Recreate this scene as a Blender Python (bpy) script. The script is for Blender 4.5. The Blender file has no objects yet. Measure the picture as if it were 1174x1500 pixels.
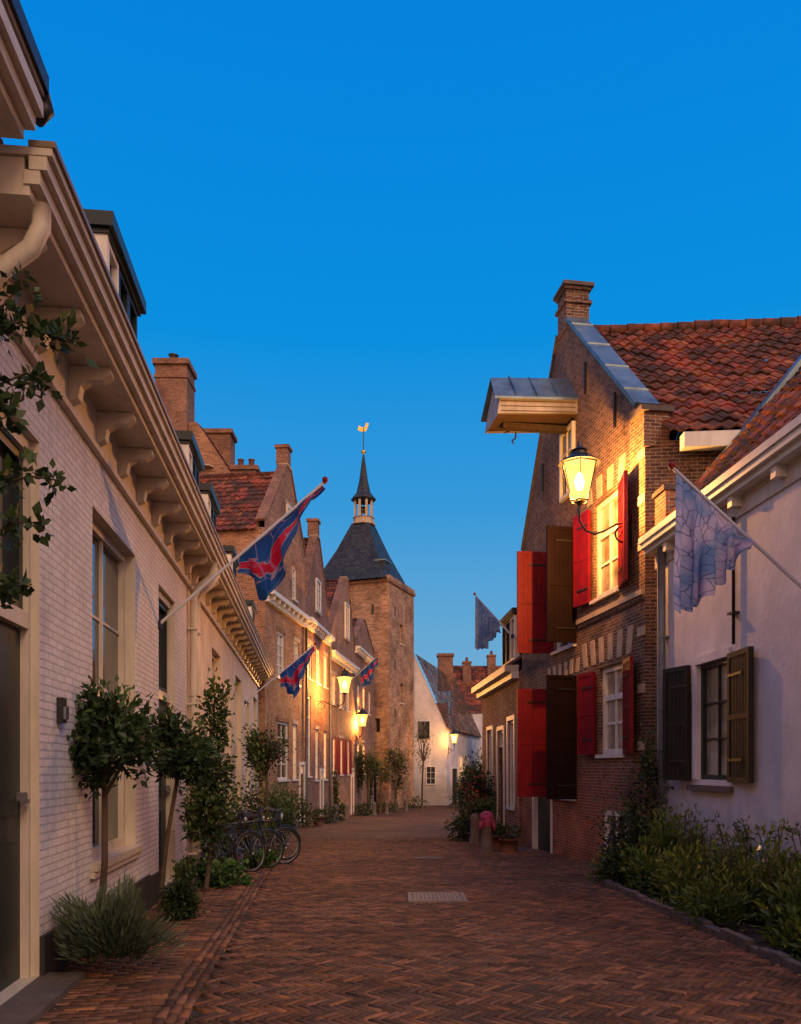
import bpy, math, random
import numpy as np
from mathutils import Vector
random.seed(7); rng=np.random.default_rng(7)
scene=bpy.context.scene
R=random.random
def U(a,b): return a+(b-a)*R()
def G(y):
    return 0.0 if y<6 else (-0.03*(y-6) if y<55 else -1.47)

# ------------------------------------------------------------ node helpers
class NT:
    def __init__(s,name,rough=.7,spec=.3):
        m=bpy.data.materials.new(name); m.use_nodes=True; s.m=m; s.t=m.node_tree; s.n=s.t.nodes
        s.b=s.n['Principled BSDF']; s.b.inputs['Roughness'].default_value=rough
        s.b.inputs['Specular IOR Level'].default_value=spec
    def N(s,ty,props=None,ins=None):
        nd=s.n.new(ty)
        for k,v in (props or {}).items(): setattr(nd,k,v)
        for k,v in (ins or {}).items(): s.set(nd,k,v)
        return nd
    def set(s,nd,k,v):
        inp=nd.inputs[k]
        if isinstance(v,bpy.types.NodeSocket): s.t.links.new(v,inp)
        else:
            if hasattr(inp.default_value,'__len__') and len(inp.default_value)==4 and len(v)==3: v=(*v,1)
            inp.default_value=v
    def mix(s,f,a,b,bt='MIX'):
        nd=s.n.new('ShaderNodeMix'); nd.data_type='RGBA'; nd.blend_type=bt
        for i,v in ((0,f),(6,a),(7,b)):
            if isinstance(v,bpy.types.NodeSocket): s.t.links.new(v,nd.inputs[i])
            else: nd.inputs[i].default_value=(v if i==0 else (*v[:3],1))
        return nd.outputs[2]
    def noise(s,sc,det=3,vec=None,rough=.6):
        if vec is None: vec=s.n.new('ShaderNodeTexCoord').outputs['Object']
        return s.N('ShaderNodeTexNoise',None,{'Vector':vec,'Scale':sc,'Detail':det,'Roughness':rough}).outputs[0]
    def ramp(s,fac,stops):
        nd=s.n.new('ShaderNodeValToRGB'); s.t.links.new(fac,nd.inputs[0]); e=nd.color_ramp.elements
        while len(e)<len(stops): e.new(.5)
        for el,(p,c) in zip(e,stops): el.position=p; el.color=(*c,1) if len(c)==3 else c
        return nd.outputs[0]
    def math(s,op,a,b=0.0):
        nd=s.n.new('ShaderNodeMath'); nd.operation=op
        for i,v in enumerate((a,b)):
            if isinstance(v,bpy.types.NodeSocket): s.t.links.new(v,nd.inputs[i])
            else: nd.inputs[i].default_value=v
        return nd.outputs[0]
    def bump(s,h,st=.5,dist=.01):
        nd=s.N('ShaderNodeBump',None,{'Height':h,'Strength':st,'Distance':dist})
        s.t.links.new(nd.outputs[0],s.b.inputs['Normal'])
    def col(s,c): s.set(s.b,'Base Color',c)
g3=lambda v:(v,v,v)

def brick_mat(name,c1,c2,mortar,bw=.22,bh=.065,mw=.010,rough=.85,paint=False,stain=.5,low=None,msmooth=.1):
    t=NT(name,rough,.2)
    uv=t.n.new('ShaderNodeTexCoord').outputs['UV']
    dn=t.N('ShaderNodeTexNoise',None,{'Vector':uv,'Scale':3.0,'Detail':2})
    off=t.N('ShaderNodeVectorMath',{'operation':'SCALE'},{0:dn.outputs[1],'Scale':.02}).outputs[0]
    v=t.N('ShaderNodeVectorMath',{'operation':'ADD'},{0:uv,1:off}).outputs[0]
    bt=t.N('ShaderNodeTexBrick',{'offset':.5},{'Vector':v,'Color1':c1,'Color2':c2,'Mortar':mortar,'Scale':1.0,'Mortar Size':mw*.5,'Mortar Smooth':msmooth,'Bias':0.0,'Brick Width':bw,'Row Height':bh})
    c=bt.outputs[0]
    if low:
        z=t.N('ShaderNodeSeparateXYZ',None,{0:t.n.new('ShaderNodeTexCoord').outputs['Object']}).outputs[2]
        zn=t.math('ADD',z,t.math('MULTIPLY',t.noise(.9,3),1.6))
        f=t.N('ShaderNodeMapRange',None,{'Value':zn,'From Min':low[0],'From Max':low[1],'To Min':.85,'To Max':0.0}).outputs[0]
        f2=t.math('MULTIPLY',f,t.math('SUBTRACT',1.0,bt.outputs[1]))
        c=t.mix(f2,c,low[2])
    big=t.ramp(t.noise(.8,5,None,.65),[(.28,g3(1-stain)),(.7,g3(1+stain*.35))])
    fine=t.ramp(t.noise(26,2),[(.25,g3(.6 if not paint else .92)),(.75,g3(1.35 if not paint else 1.04))])
    c=t.mix(1.0,c,big,'MULTIPLY'); c=t.mix(1.0,c,fine,'MULTIPLY')
    if not paint:
        pt=t.ramp(t.noise(5,5,None,.75),[(.60,g3(0)),(.72,g3(.45))]); c=t.mix(pt,c,tuple(min(1,x*1.1) for x in mortar))
        pd=t.ramp(t.noise(3.3,5,None,.75),[(.30,g3(.75)),(.44,g3(0))]); c=t.mix(pd,c,tuple(x*.35 for x in c2))
    else:
        mp=t.N('ShaderNodeMapping',None,{'Vector':t.n.new('ShaderNodeTexCoord').outputs['Object'],'Scale':(4,4,.6)}).outputs[0]
        pd=t.ramp(t.noise(1.4,5,mp,.7),[(.50,g3(0)),(.75,g3(.4))]); c=t.mix(pd,c,(.30,.28,.26))
    t.col(c)
    h=t.math('ADD',t.math('MULTIPLY',bt.outputs[1],-1.0),t.math('MULTIPLY',t.noise(40,2),.35))
    t.bump(h,1.0,.010)
    return t.m
def plain(name,c,rough=.6,var=.2,sc=3.,spec=.3,bump=.0,metal=0.,grime=None,gs=(6,6,.9),splash=False):
    t=NT(name,rough,spec)
    f=t.ramp(t.noise(sc,5),[(.3,g3(1-var)),(.7,g3(1+var*.4))])
    cc=t.mix(1.0,c,f,'MULTIPLY')
    if grime:
        mp=t.N('ShaderNodeMapping',None,{'Vector':t.n.new('ShaderNodeTexCoord').outputs['Object'],'Scale':gs}).outputs[0]
        g=t.ramp(t.noise(1.2,5,mp),[(.45,g3(0)),(.8,g3(grime))])
        cc=t.mix(g,cc,tuple(x*.45 for x in c))
    if splash:
        z=t.N('ShaderNodeSeparateXYZ',None,{0:t.n.new('ShaderNodeTexCoord').outputs['Object']}).outputs[2]
        zn=t.math('ADD',z,t.math('MULTIPLY',t.noise(2.2,5,None,.7),1.5))
        f=t.N('ShaderNodeMapRange',None,{'Value':zn,'From Min':.5,'From Max':1.9,'To Min':.65,'To Max':0.0}).outputs[0]
        cc=t.mix(f,cc,(.20,.16,.12))
    t.col(cc); t.b.inputs['Metallic'].default_value=metal
    if bump: t.bump(t.noise(sc*12,4),bump,.01)
    return t.m
def colmat(name,base,rough=.8,var=.3,sc=8,moss=None,bump=.3,spec=.25,trans=False,big=None):
    t=NT(name,rough,spec)
    a=t.N('ShaderNodeAttribute',{'attribute_name':'Col'}).outputs[0]
    c=t.mix(1.0,a,base,'MULTIPLY')
    c=t.mix(1.0,c,t.ramp(t.noise(sc,4),[(.3,g3(1-var)),(.7,g3(1+var))]),'MULTIPLY')
    if big: 
        c=t.mix(1.0,c,t.ramp(t.noise(.7,6,None,.7),[(.33,g3(1-big)),(.62,g3(1+big*.6))]),'MULTIPLY')
        m=t.ramp(t.noise(4.5,6,None,.75),[(.58,g3(0)),(.70,g3(.5))]); c=t.mix(m,c,(.15,.105,.07))
    if moss:
        m=t.ramp(t.noise(1.3,7,None,.75),[(.41,g3(0)),(.56,g3(.88))])
        c=t.mix(m,c,moss)
        m2=t.ramp(t.noise(9,4,None,.7),[(.60,g3(0)),(.68,g3(.7))])
        c=t.mix(m2,c,(.13,.12,.09))
    t.col(c)
    if bump: t.bump(t.noise(60,3),bump,.004)
    if trans:
        tr=t.N('ShaderNodeBsdfTranslucent',None,{'Color':c})
        mx=t.N('ShaderNodeMixShader',None,{0:.25,1:t.b.outputs[0],2:tr.outputs[0]})
        t.t.links.new(mx.outputs[0],t.n['Material Output'].inputs[0])
    return t.m
def emis(name,c,st,mixt=None):
    t=NT(name); e=t.N('ShaderNodeEmission',None,{'Color':c,'Strength':st})
    o=e.outputs[0]
    if mixt is not None:
        tr=t.N('ShaderNodeBsdfTransparent')
        o=t.N('ShaderNodeMixShader',None,{0:mixt,1:e.outputs[0],2:tr.outputs[0]}).outputs[0]
    t.t.links.new(o,t.n['Material Output'].inputs[0]); return t.m

m_wbrick=brick_mat('white_painted_brick',(.76,.73,.71),(.68,.65,.64),(.50,.48,.47),.21,.062,.012,.75,True,.2)
m_cream=plain('cream_plaster',(.66,.57,.46),.8,.18,2,bump=.3,grime=.5,splash=True)
m_rplaster=plain('white_plaster',(.68,.64,.63),.85,.25,1.0,bump=.6,grime=.45,gs=(1.2,1.2,.8),splash=True)
m_trim=plain('cream_paint',(.60,.52,.40),.45,.14,2,grime=.5)
m_gut=plain('gutter_wood',(.25,.18,.11),.4,.3,3,.4,grime=.5)
m_white=plain('white_paint',(.74,.70,.60),.45,.1,3,grime=.4)
m_brownbrick=brick_mat('brown_brick',(.25,.125,.07),(.10,.052,.038),(.36,.29,.22),.2,.062,.015,stain=.6,low=(1.1,3.0,(.42,.10,.045)))
m_rowbrick=brick_mat('orange_brick',(.50,.23,.11),(.27,.12,.065),(.46,.36,.25),.24,.08,.018,stain=.5)
m_rowbrick2=brick_mat('red_brick',(.42,.17,.085),(.22,.09,.055),(.42,.33,.25),.24,.08,.018,stain=.5)
m_towerbrick=brick_mat('tower_brick',(.58,.32,.17),(.32,.165,.09),(.50,.38,.27),.34,.11,.024,stain=.65)
m_chimbrick=brick_mat('chimney_brick',(.38,.16,.08),(.19,.085,.05),(.40,.33,.26),.2,.062,.014,stain=.5)
m_plinth=plain('dark_plinth',(.035,.033,.035),.7,.3,4,bump=.3)
m_tile=colmat('clay_pantile',(.27,.072,.034),.85,.35,6,moss=(.046,.031,.021))
m_tiled=colmat('mossy_pantile',(.20,.075,.045),.85,.35,6,moss=(.05,.05,.028))
m_slate=brick_mat('slate',(.055,.065,.07),(.03,.036,.042),(.015,.017,.02),.3,.22,.02,.5,stain=.3)
m_lead=plain('lead_sheet',(.17,.23,.25),.4,.45,2.5,.5,bump=.2,metal=.4)
m_dgreen=plain('dark_green_paint',(.010,.020,.019),.4,.2,5,.4)
m_black=plain('black_iron',(.015,.014,.014),.45,.2,8,.5)
m_red=plain('red_shutter_paint',(.20,.005,.013),.55,.3,4,.25,grime=.55)
m_darkred=plain('dark_red_shutter',(.014,.006,.006),.7,.3,4,.12)  # near-black red for the nearer leaf of each wide shutter pair
m_brownsh=plain('dark_green_shutter',(.025,.022,.015),.6,.3,4,.25)
m_wood=plain('bark',(.08,.055,.035),.9,.4,12,bump=.6)
m_hood=plain('weathered_grey_paint',(.34,.32,.30),.6,.3,3,.3,grime=.6)
m_soff=plain('brown_boards',(.12,.075,.045),.7,.3,5,.3)
m_galv=plain('zinc_pipe',(.20,.22,.24),.5,.3,3,.5,metal=.4)
m_stone=plain('grey_stone',(.13,.105,.09),.85,.3,5,bump=.5)
m_sand=plain('sandstone',(.50,.39,.26),.85,.25,5,bump=.4)
m_soil=plain('soil',(.045,.032,.022),.95,.4,12,bump=.9)
m_gold=plain('gold_leaf',(.9,.55,.12),.3,.1,5,.5,metal=1.)
m_pot=plain('terracotta',(.14,.06,.04),.85,.3,6,bump=.3)
m_leaf=colmat('foliage',(1,1,1),.5,.25,4,bump=0,spec=.35,trans=True)
m_bulb=emis('bulb_glow',(1,.66,.26),60,.75)
m_lglass=emis('lantern_glass',(1,.46,.07),7.5,.72)
m_rubber=plain('rubber',(.02,.02,.02),.7,.2,8)
m_steel=plain('steel',(.30,.31,.33),.35,.2,8,.5,metal=.8)
m_pole=plain('flag_pole',(.40,.40,.44),.4,.1,3)
m_pink=plain('pink_cloth',(.36,.06,.14),.85,.6,9,bump=.8)
def glass(name,c,c2,sc=1.5,rough=.06):
    t=NT(name,rough,.9); t.col(t.mix(t.ramp(t.noise(sc,2),[(.4,g3(0)),(.62,g3(1))]),c,c2))
    t.bump(t.noise(2.2,1),.25,.02); return t.m
m_glass=glass('window_glass',(.02,.025,.03),(.05,.05,.05))
m_curt=glass('curtained_glass',(.42,.36,.26),(.20,.15,.09),1.8,.12)
def warmglass():
    t=NT('lamp_lit_window_glass',.1,.6); n=t.noise(1.3,3)
    t.col((.2,.14,.08)); t.set(t.b,'Emission Color',t.ramp(n,[(.35,(.45,.16,.04)),(.6,(1,.55,.2))])); t.b.inputs['Emission Strength'].default_value=.8; return t.m
m_warm=warmglass()

# ------------------------------------------------------------ mesh builder
def E(name,loc=(0,0,0)):
    o=bpy.data.objects.new(name,None); scene.collection.objects.link(o); o.location=(0,0,0); o.empty_display_size=.3
    return o
class MB:
    def __init__(s,name,parent=None): s.name=name;s.par=parent;s.v=[];s.f=[];s.mi=[];s.sm=[];s.c=[];s.mats=[]
    def m(s,m):
        if m not in s.mats: s.mats.append(m)
        return s.mats.index(m)
    def poly(s,pts,m,sm=False,c=None):
        k=len(s.v); s.v+= [tuple(p) for p in pts]; s.f.append(tuple(range(k,k+len(pts)))); s.mi.append(s.m(m)); s.sm.append(sm); s.c.append(c or (1,1,1))
    def faces(s,pts,fs,m,sm=False,c=None):
        k=len(s.v); s.v+=[tuple(p) for p in pts]; i=s.m(m)
        for f in fs: s.f.append(tuple(k+a for a in f)); s.mi.append(i); s.sm.append(sm); s.c.append(c or (1,1,1))
    def box8(s,p,m):
        s.faces(p,[(0,3,2,1),(4,5,6,7),(0,1,5,4),(1,2,6,5),(2,3,7,6),(3,0,4,7)],m)
    def box(s,x0,x1,y0,y1,z0,z1,m):
        s.box8([(x0,y0,z0),(x1,y0,z0),(x1,y1,z0),(x0,y1,z0),(x0,y0,z1),(x1,y0,z1),(x1,y1,z1),(x0,y1,z1)],m)
    def tube(s,pts,r,m,seg=8,closed=False):
        pts=[Vector(p) for p in pts]; n=len(pts); rs=r if isinstance(r,(list,tuple)) else [r]*n
        V=[];up=None
        for i in range(n):
            a=pts[(i-1)%n] if (i>0 or closed) else pts[i]; b=pts[(i+1)%n] if (i<n-1 or closed) else pts[i]
            d=(b-a).normalized()
            if up is None:
                up=Vector((0,0,1)) if abs(d.z)<.9 else Vector((1,0,0))
            x=d.cross(up); 
            if x.length<1e-4: x=d.cross(Vector((.3,.9,.1)))
            x.normalize(); y=x.cross(d).normalized(); up=y
            for j in range(seg):
                a2=2*math.pi*j/seg; V.append(pts[i]+x*math.cos(a2)*rs[i]+y*math.sin(a2)*rs[i])
        F=[]
        for i in range(n if closed else n-1):
            for j in range(seg):
                i2=(i+1)%n; F.append((i*seg+j,i*seg+(j+1)%seg,i2*seg+(j+1)%seg,i2*seg+j))
        if not closed: F.append(tuple(range(seg))); F.append(tuple((n-1)*seg+j for j in range(seg)))
        s.faces(V,F,m,True)
    def lathe(s,c,prof,m,seg=16,rot=0,sm=True):
        V=[]
        for r,z in prof:
            for j in range(seg):
                a=2*math.pi*j/seg+rot; V.append((c[0]+r*math.cos(a),c[1]+r*math.sin(a),c[2]+z))
        F=[(i*seg+j,i*seg+(j+1)%seg,(i+1)*seg+(j+1)%seg,(i+1)*seg+j) for i in range(len(prof)-1) for j in range(seg)]
        F.append(tuple(range(seg))); F.append(tuple((len(prof)-1)*seg+j for j in range(seg)))
        s.faces(V,F,m,sm)
    def build(s):
        me=bpy.data.meshes.new(s.name); me.from_pydata(s.v,[],s.f)
        for m in s.mats: me.materials.append(m)
        me.polygons.foreach_set('material_index',s.mi); me.polygons.foreach_set('use_smooth',s.sm)
        uvs=[];cols=[]
        for p in me.polygons:
            n=p.normal; c=s.c[p.index]
            if abs(n.z)>.93: t=Vector((1,0,0)); b=Vector((0,1,0))
            else: t=Vector((-n.y,n.x,0)).normalized(); b=n.cross(t)
            for vi in p.vertices:
                q=me.vertices[vi].co; uvs+= [q.dot(t),q.dot(b)]; cols+=[*c,1]
        me.uv_layers.new(name='UVMap').data.foreach_set('uv',uvs)
        me.color_attributes.new('Col','FLOAT_COLOR','CORNER').data.foreach_set('color',cols)
        o=bpy.data.objects.new(s.name,me); scene.collection.objects.link(o)
        if s.par: o.parent=s.par
        return o
class Fr:
    def __init__(s,A,B,side):
        s.A=A; d=(B[0]-A[0],B[1]-A[1]); s.L=math.hypot(*d); s.t=(d[0]/s.L,d[1]/s.L); s.o=(side*s.t[1],-side*s.t[0])
    def p(s,u,w,z): return (s.A[0]+s.t[0]*u+s.o[0]*w, s.A[1]+s.t[1]*u+s.o[1]*w, z)
    def u(s,d): return (d-s.A[1])/s.t[1]
    def box(s,mb,u0,u1,w0,w1,z0,z1,m):
        mb.box8([s.p(u0,w0,z0),s.p(u1,w0,z0),s.p(u1,w1,z0),s.p(u0,w1,z0),s.p(u0,w0,z1),s.p(u1,w0,z1),s.p(u1,w1,z1),s.p(u0,w1,z1)],m)
def wall(fr,mb,u0,u1,z0,z1,ops,m,rev=.14,mr=None):
    us=sorted({u0,u1,*[a for o in ops for a in o[:2]]}); zs=sorted({z0,z1,*[a for o in ops for a in o[2:4]]})
    us=[u for u in us if u0<=u<=u1]; zs=[z for z in zs if z0<=z<=z1]
    for a,b in zip(us,us[1:]):
        for c,d in zip(zs,zs[1:]):
            cu,cz=(a+b)/2,(c+d)/2
            if any(o[0]<cu<o[1] and o[2]<cz<o[3] for o in ops): continue
            mb.poly([fr.p(a,0,c),fr.p(b,0,c),fr.p(b,0,d),fr.p(a,0,d)],m)
    mr=mr or m
    for a,b,c,d in [o[:4] for o in ops]:
        mb.poly([fr.p(a,0,c),fr.p(a,-rev,c),fr.p(a,-rev,d),fr.p(a,0,d)],mr)
        mb.poly([fr.p(b,0,c),fr.p(b,-rev,c),fr.p(b,-rev,d),fr.p(b,0,d)],mr)
        mb.poly([fr.p(a,0,d),fr.p(b,0,d),fr.p(b,-rev,d),fr.p(a,-rev,d)],mr)
        mb.poly([fr.p(a,0,c),fr.p(b,0,c),fr.p(b,-rev,c),fr.p(a,-rev,c)],mr)
def window(fr,mb,u0,u1,z0,z1,w=-.13,cols=2,rows=3,fm=None,gm=None,fw=.07,bar=.03,sill=True,split=None):
    fm=fm or m_white; gm=gm or m_glass
    fr.box(mb,u0,u0+fw,w,w+.08,z0,z1,fm); fr.box(mb,u1-fw,u1,w,w+.08,z0,z1,fm)
    fr.box(mb,u0+fw,u1-fw,w,w+.078,z0,z0+fw,fm); fr.box(mb,u0+fw,u1-fw,w,w+.078,z1-fw,z1,fm)
    mb.poly([fr.p(u0+fw,w+.02,z0+fw),fr.p(u1-fw,w+.02,z0+fw),fr.p(u1-fw,w+.02,z1-fw),fr.p(u0+fw,w+.02,z1-fw)],gm)
    iu,iz=u1-u0-2*fw,z1-z0-2*fw
    for i in range(1,cols):
        c=u0+fw+iu*i/cols; fr.box(mb,c-bar/2,c+bar/2,w+.022,w+.055,z0+fw,z1-fw,fm)
    for i in range(1,rows):
        c=z0+fw+iz*i/rows; b2=bar; ww=.05
        if split==i: b2=bar*2.2; ww=.07
        fr.box(mb,u0+fw,u1-fw,w+.021,w+ww,c-b2/2,c+b2/2,fm)
    if sill: fr.box(mb,u0-.06,u1+.06,w+.085,.07,z0-.07,z0-.003,m_white if fm is not m_trim else m_trim)
def shutter(mb,p0,d,z0,z1,wd,m,th=.04):
    n=(-d[1],d[0])
    def bx(a,b,c,e,z,zz,mm=None):
        mb.box8([(p0[0]+d[0]*x+n[0]*y,p0[1]+d[1]*x+n[1]*y,k) for k in (z,zz) for x,y in ((a,c),(b,c),(b,e),(a,e))],mm or m)
    bx(0,wd,0,th,z0,z1)
    f=.07
    for sgn in (-.014,th+.002):
        e=sgn+.012
        bx(.0,f,sgn,e,z0,z1); bx(wd-f,wd,sgn,e,z0,z1)
        for zz in (z0,(z0+z1)/2-f/2,z1-f): bx(f,wd-f,sgn,e,zz,zz+f)
        k=f+.02
        while k<wd-f-.02:
            bx(k,k+.008,sgn+.004,e-.002,z0+f,z1-f); k+=.1
        for zz in (z0+.28,z1-.32): bx(0,wd*.7,sgn-.008 if sgn<0 else e+.002,sgn-.002 if sgn<0 else e+.008,zz,zz+.035,m_black)
def norm(v): l=math.sqrt(sum(a*a for a in v)); return tuple(a/l for a in v)
def tiles(mb,O,Ud,Vd,lu,lv,m,tw=.25,th=.32,amp=.04,cut=None,seg=6):
    O=Vector(O);Ud=Vector(norm(Ud));Vd=Vector(norm(Vd));n=Ud.cross(Vd).normalized()
    if n.z<0:n=-n
    nu=max(1,round(lu/tw)); tw=lu/nu; nv=max(1,round(lv/th)); th=lv/nv
    ph1,ph2=U(0,6),U(0,6)
    for k in range(nv):
        for i in range(nu):
            if cut and not cut(i*tw+tw/2,k*th+th/2): continue
            j=U(-.010,.016); dv=U(-.018,.018); c=U(.45,1.5); hue=U(.8,1.25); c3=(c,c*hue,c*U(.8,1.2))
            V=[]
            for r in (0,1,2):
                for q in range(seg+1):
                    s=q/seg; h=amp*(.5+.5*math.cos(2*math.pi*(s-.3)))
                    u=(i+s)*tw; v=k*th+(dv if r<2 else th+.004); hh=h+j+(0 if r==0 else (.038 if r==1 else .0))
                    hh+=.03*math.sin(u*.9+ph1)*math.sin(v*.8+ph2)
                    V.append(O+Ud*u+Vd*v+n*hh)
            F=[(r*(seg+1)+q,r*(seg+1)+q+1,(r+1)*(seg+1)+q+1,(r+1)*(seg+1)+q) for r in (0,1) for q in range(seg)]
            mb.faces(V,F,m,False,c3)
def np_mesh(name,V,F,C,mat,parent=None,smooth=False):
    me=bpy.data.meshes.new(name); nv=len(V); nf,k=F.shape
    me.vertices.add(nv); me.vertices.foreach_set('co',V.astype(np.float32).ravel())
    me.loops.add(nf*k); me.loops.foreach_set('vertex_index',F.astype(np.int32).ravel())
    me.polygons.add(nf); me.polygons.foreach_set('loop_start',np.arange(nf,dtype=np.int32)*k)
    me.update(calc_edges=True); me.validate()
    ca=me.color_attributes.new('Col','FLOAT_COLOR','CORNER')
    cc=np.ones((nf,k,4),np.float32); cc[:,:,:3]=C[:,None,:]; ca.data.foreach_set('color',cc.ravel())
    me.materials.append(mat)
    o=bpy.data.objects.new(name,me); scene.collection.objects.link(o)
    if parent:o.parent=parent
    return o
def foliage(name,parent,blobs,n,size,asp=.5,cd=(.012,.025,.008),cl=(.07,.12,.03),clumps=14,spiky=0.,up=.2,sd=.2):
    P=[];D=[];S=[]
    wts=[(b[3]*b[4]*b[5])**.7 for b in blobs]; tw=sum(wts)
    for b,w in zip(blobs,wts):
        nn=max(8,int(n*w/tw)); c=np.array(b[:3]); r=np.array(b[3:6])
        cd_=rng.normal(size=(clumps,3)); cd_/=np.linalg.norm(cd_,axis=1)[:,None]
        cc=cd_*(rng.uniform(.35,.95,(clumps,1)))
        idx=rng.integers(0,clumps,nn)
        q=cc[idx]+rng.normal(size=(nn,3))*sd
        if spiky:
            d=rng.normal(size=(nn,3)); d[:,2]=abs(d[:,2])+.4; d/=np.linalg.norm(d,axis=1)[:,None]; q=d*rng.uniform(.3,1,(nn,1))
            q*=1+.25*np.sin(d[:,:1]*7+3*d[:,1:2])
        P.append(c+q*r); dd=q*(1.0+2*spiky)+rng.normal(size=(nn,3))*(.7-.4*min(1,spiky)); dd[:,2]+=up; D.append(dd)
        S.append(np.clip(.25*rng.random(nn)+.35*(np.linalg.norm(q,axis=1))+.3*q[:,2]+.12*np.sin(idx*2.3),0,1))  # leaf tone darker inside, lighter outward and up: shading put into the colour
    P=np.vstack(P);D=np.vstack(D);S=np.hstack(S); D/=np.linalg.norm(D,axis=1)[:,None]
    N=len(P); L=size*rng.uniform(.6,1.25,(N,1)); rn=rng.normal(size=(N,3)); sd_=np.cross(D,rn); sd_/=np.linalg.norm(sd_,axis=1)[:,None]
    nr=np.cross(D,sd_)
    V=np.empty((N,4,3)); V[:,0]=P; V[:,1]=P+D*L*.45+sd_*L*asp*.5+nr*L*.08; V[:,2]=P+D*L-nr*L*.1; V[:,3]=P+D*L*.45-sd_*L*asp*.5+nr*L*.08
    F=np.arange(N*4).reshape(N,4)
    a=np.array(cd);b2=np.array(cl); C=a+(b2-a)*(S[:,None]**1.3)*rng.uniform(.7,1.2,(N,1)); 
    return np_mesh(name,V.reshape(-1,3),F,C,m_leaf,parent)

# ------------------------------------------------------------ ground + paving
def sheet(name,x0,x1,ys,dz,mat):
    mb=MB(name)
    for a,b in zip(ys,ys[1:]): mb.poly([(x0,a,G(a)+dz),(x1,a,G(a)+dz),(x1,b,G(b)+dz),(x0,b,G(b)+dz)],mat)
    return mb.build()
m_ground=plain('earth_joint_sand',(.06,.042,.027),.95,.4,9,bump=.4)
sheet('ground',-600,600,[-300,6,55,1500],-.010,m_ground)
m_far=brick_mat('paving_brick_far',(.19,.098,.054),(.105,.058,.036),(.05,.035,.022),.2,.07,.012,.85,stain=.5)
sheet('road',-9,14,[25.0,55,120],-.003,m_far)
LW=lambda y:-2.027-.1058*y
RW=lambda y:6.4-.152*y
def rects_to_mesh(name,X0,Y0,WX,WY,ang,org,filt,cfun):
    g=.0028; ch=.006
    cx=[X0+g,X0+WX-g,X0+WX-g,X0+g]; cy=[Y0+g,Y0+g,Y0+WY-g,Y0+WY-g]
    ix=[X0+g+ch,X0+WX-g-ch,X0+WX-g-ch,X0+g+ch]; iy=[Y0+g+ch,Y0+g+ch,Y0+WY-g-ch,Y0+WY-g-ch]
    ca,sa=math.cos(ang),math.sin(ang)
    rot=lambda a,b:(org[0]+a*ca-b*sa,org[1]+a*sa+b*ca)
    mx,my=rot(X0+WX/2,Y0+WY/2); k=filt(mx,my)
    n=int(k.sum()); V=np.zeros((n,8,3)); jz=rng.normal(0,.0018,n)+.010*np.sin(mx[k]*1.1+.6)*np.sin(my[k]*.8); tl=rng.normal(0,.016,(n,2))
    gy=lambda y:np.where(y<6,0,-.03*(y-6))
    for j in range(4):
        x,y=rot(cx[j][k],cy[j][k]); V[:,j,0]=x;V[:,j,1]=y;V[:,j,2]=gy(y)-.026
        x,y=rot(ix[j][k],iy[j][k]); V[:,4+j,0]=x;V[:,4+j,1]=y
        V[:,4+j,2]=gy(y)+jz+(x-mx[k])*tl[:,0]+(y-my[k])*tl[:,1]+.004
    f=np.array([(4,5,6,7),(0,1,5,4),(1,2,6,5),(2,3,7,6),(3,0,4,7)])
    F=(np.arange(n)[:,None,None]*8+f[None]).reshape(-1,4)
    C=np.repeat(cfun(mx[k],my[k]),5,axis=0)
    return np_mesh(name,V.reshape(-1,3),F,C,m_paver)
m_paver=colmat('clay_paver',(1,1,1),.75,.3,30,bump=.6,spec=.2,big=.4)
def pcol(x,y):
    n=len(x); v=rng.uniform(.55,1.3,n); h=rng.random(n)
    a=np.array((.175,.082,.044)); b=np.array((.105,.058,.037)); c=np.array((.23,.098,.042))
    base=np.where((h<.5)[:,None],a,np.where((h<.85)[:,None],b,c)); return base*v[:,None]
Wp=.055; nb=4; K=np.arange(-430,431); Mm=np.arange(-60,61); kk,mm=np.meshgrid(K,Mm); kk=kk.ravel();mm=mm.ravel()
X0=np.concatenate([(kk+2*nb*mm)*Wp,(kk+nb+2*nb*mm)*Wp]).astype(float); Y0=np.concatenate([kk*Wp,(kk-nb+1)*Wp]).astype(float)
WX=np.concatenate([np.full(len(kk),nb*Wp),np.full(len(kk),Wp)]); WY=np.concatenate([np.full(len(kk),Wp),np.full(len(kk),nb*Wp)])
GL=lambda y:-.80-.1058*y
rects_to_mesh('street_paving',X0,Y0,WX,WY,math.radians(-42),(0,13),
    lambda x,y:(y>1.5)&(y<25)&(x>GL(y)+.03)&(x<np.where(y<12.6,3.12+.0*y,RW(y)+.05)),pcol)
angL=math.atan2(1,-.1058)
xs=[];ys=[]
for r in range(3):
    for i in range(int(26/.21)): xs.append(i*.21+(r%2)*.105); ys.append(r*.07)
xs=np.array(xs,float);ys=np.array(ys,float)
rects_to_mesh('gutter_course',xs,ys,np.full(len(xs),.21),np.full(len(xs),.07),angL,(-.80,0),lambda x,y:(y>1.5)&(y<25),pcol)
xs=[];ys=[]
for i in range(int(26/.07)):
    for r in range(6): xs.append(i*.07); ys.append(.21+r*.21-(i%2)*.105+.0)
xs=np.array(xs,float);ys=np.array(ys,float)
rects_to_mesh('sidewalk_paving',xs,ys,np.full(len(xs),.07),np.full(len(xs),.21),angL,(-.80,0),lambda x,y:(y>1.5)&(y<25)&(x>LW(y)-.1)&(x<GL(y)-.205-.1),pcol)
sheet('planting_soil',3.12,6.0,[1.0,6,12.6],-.0,m_soil)

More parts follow.
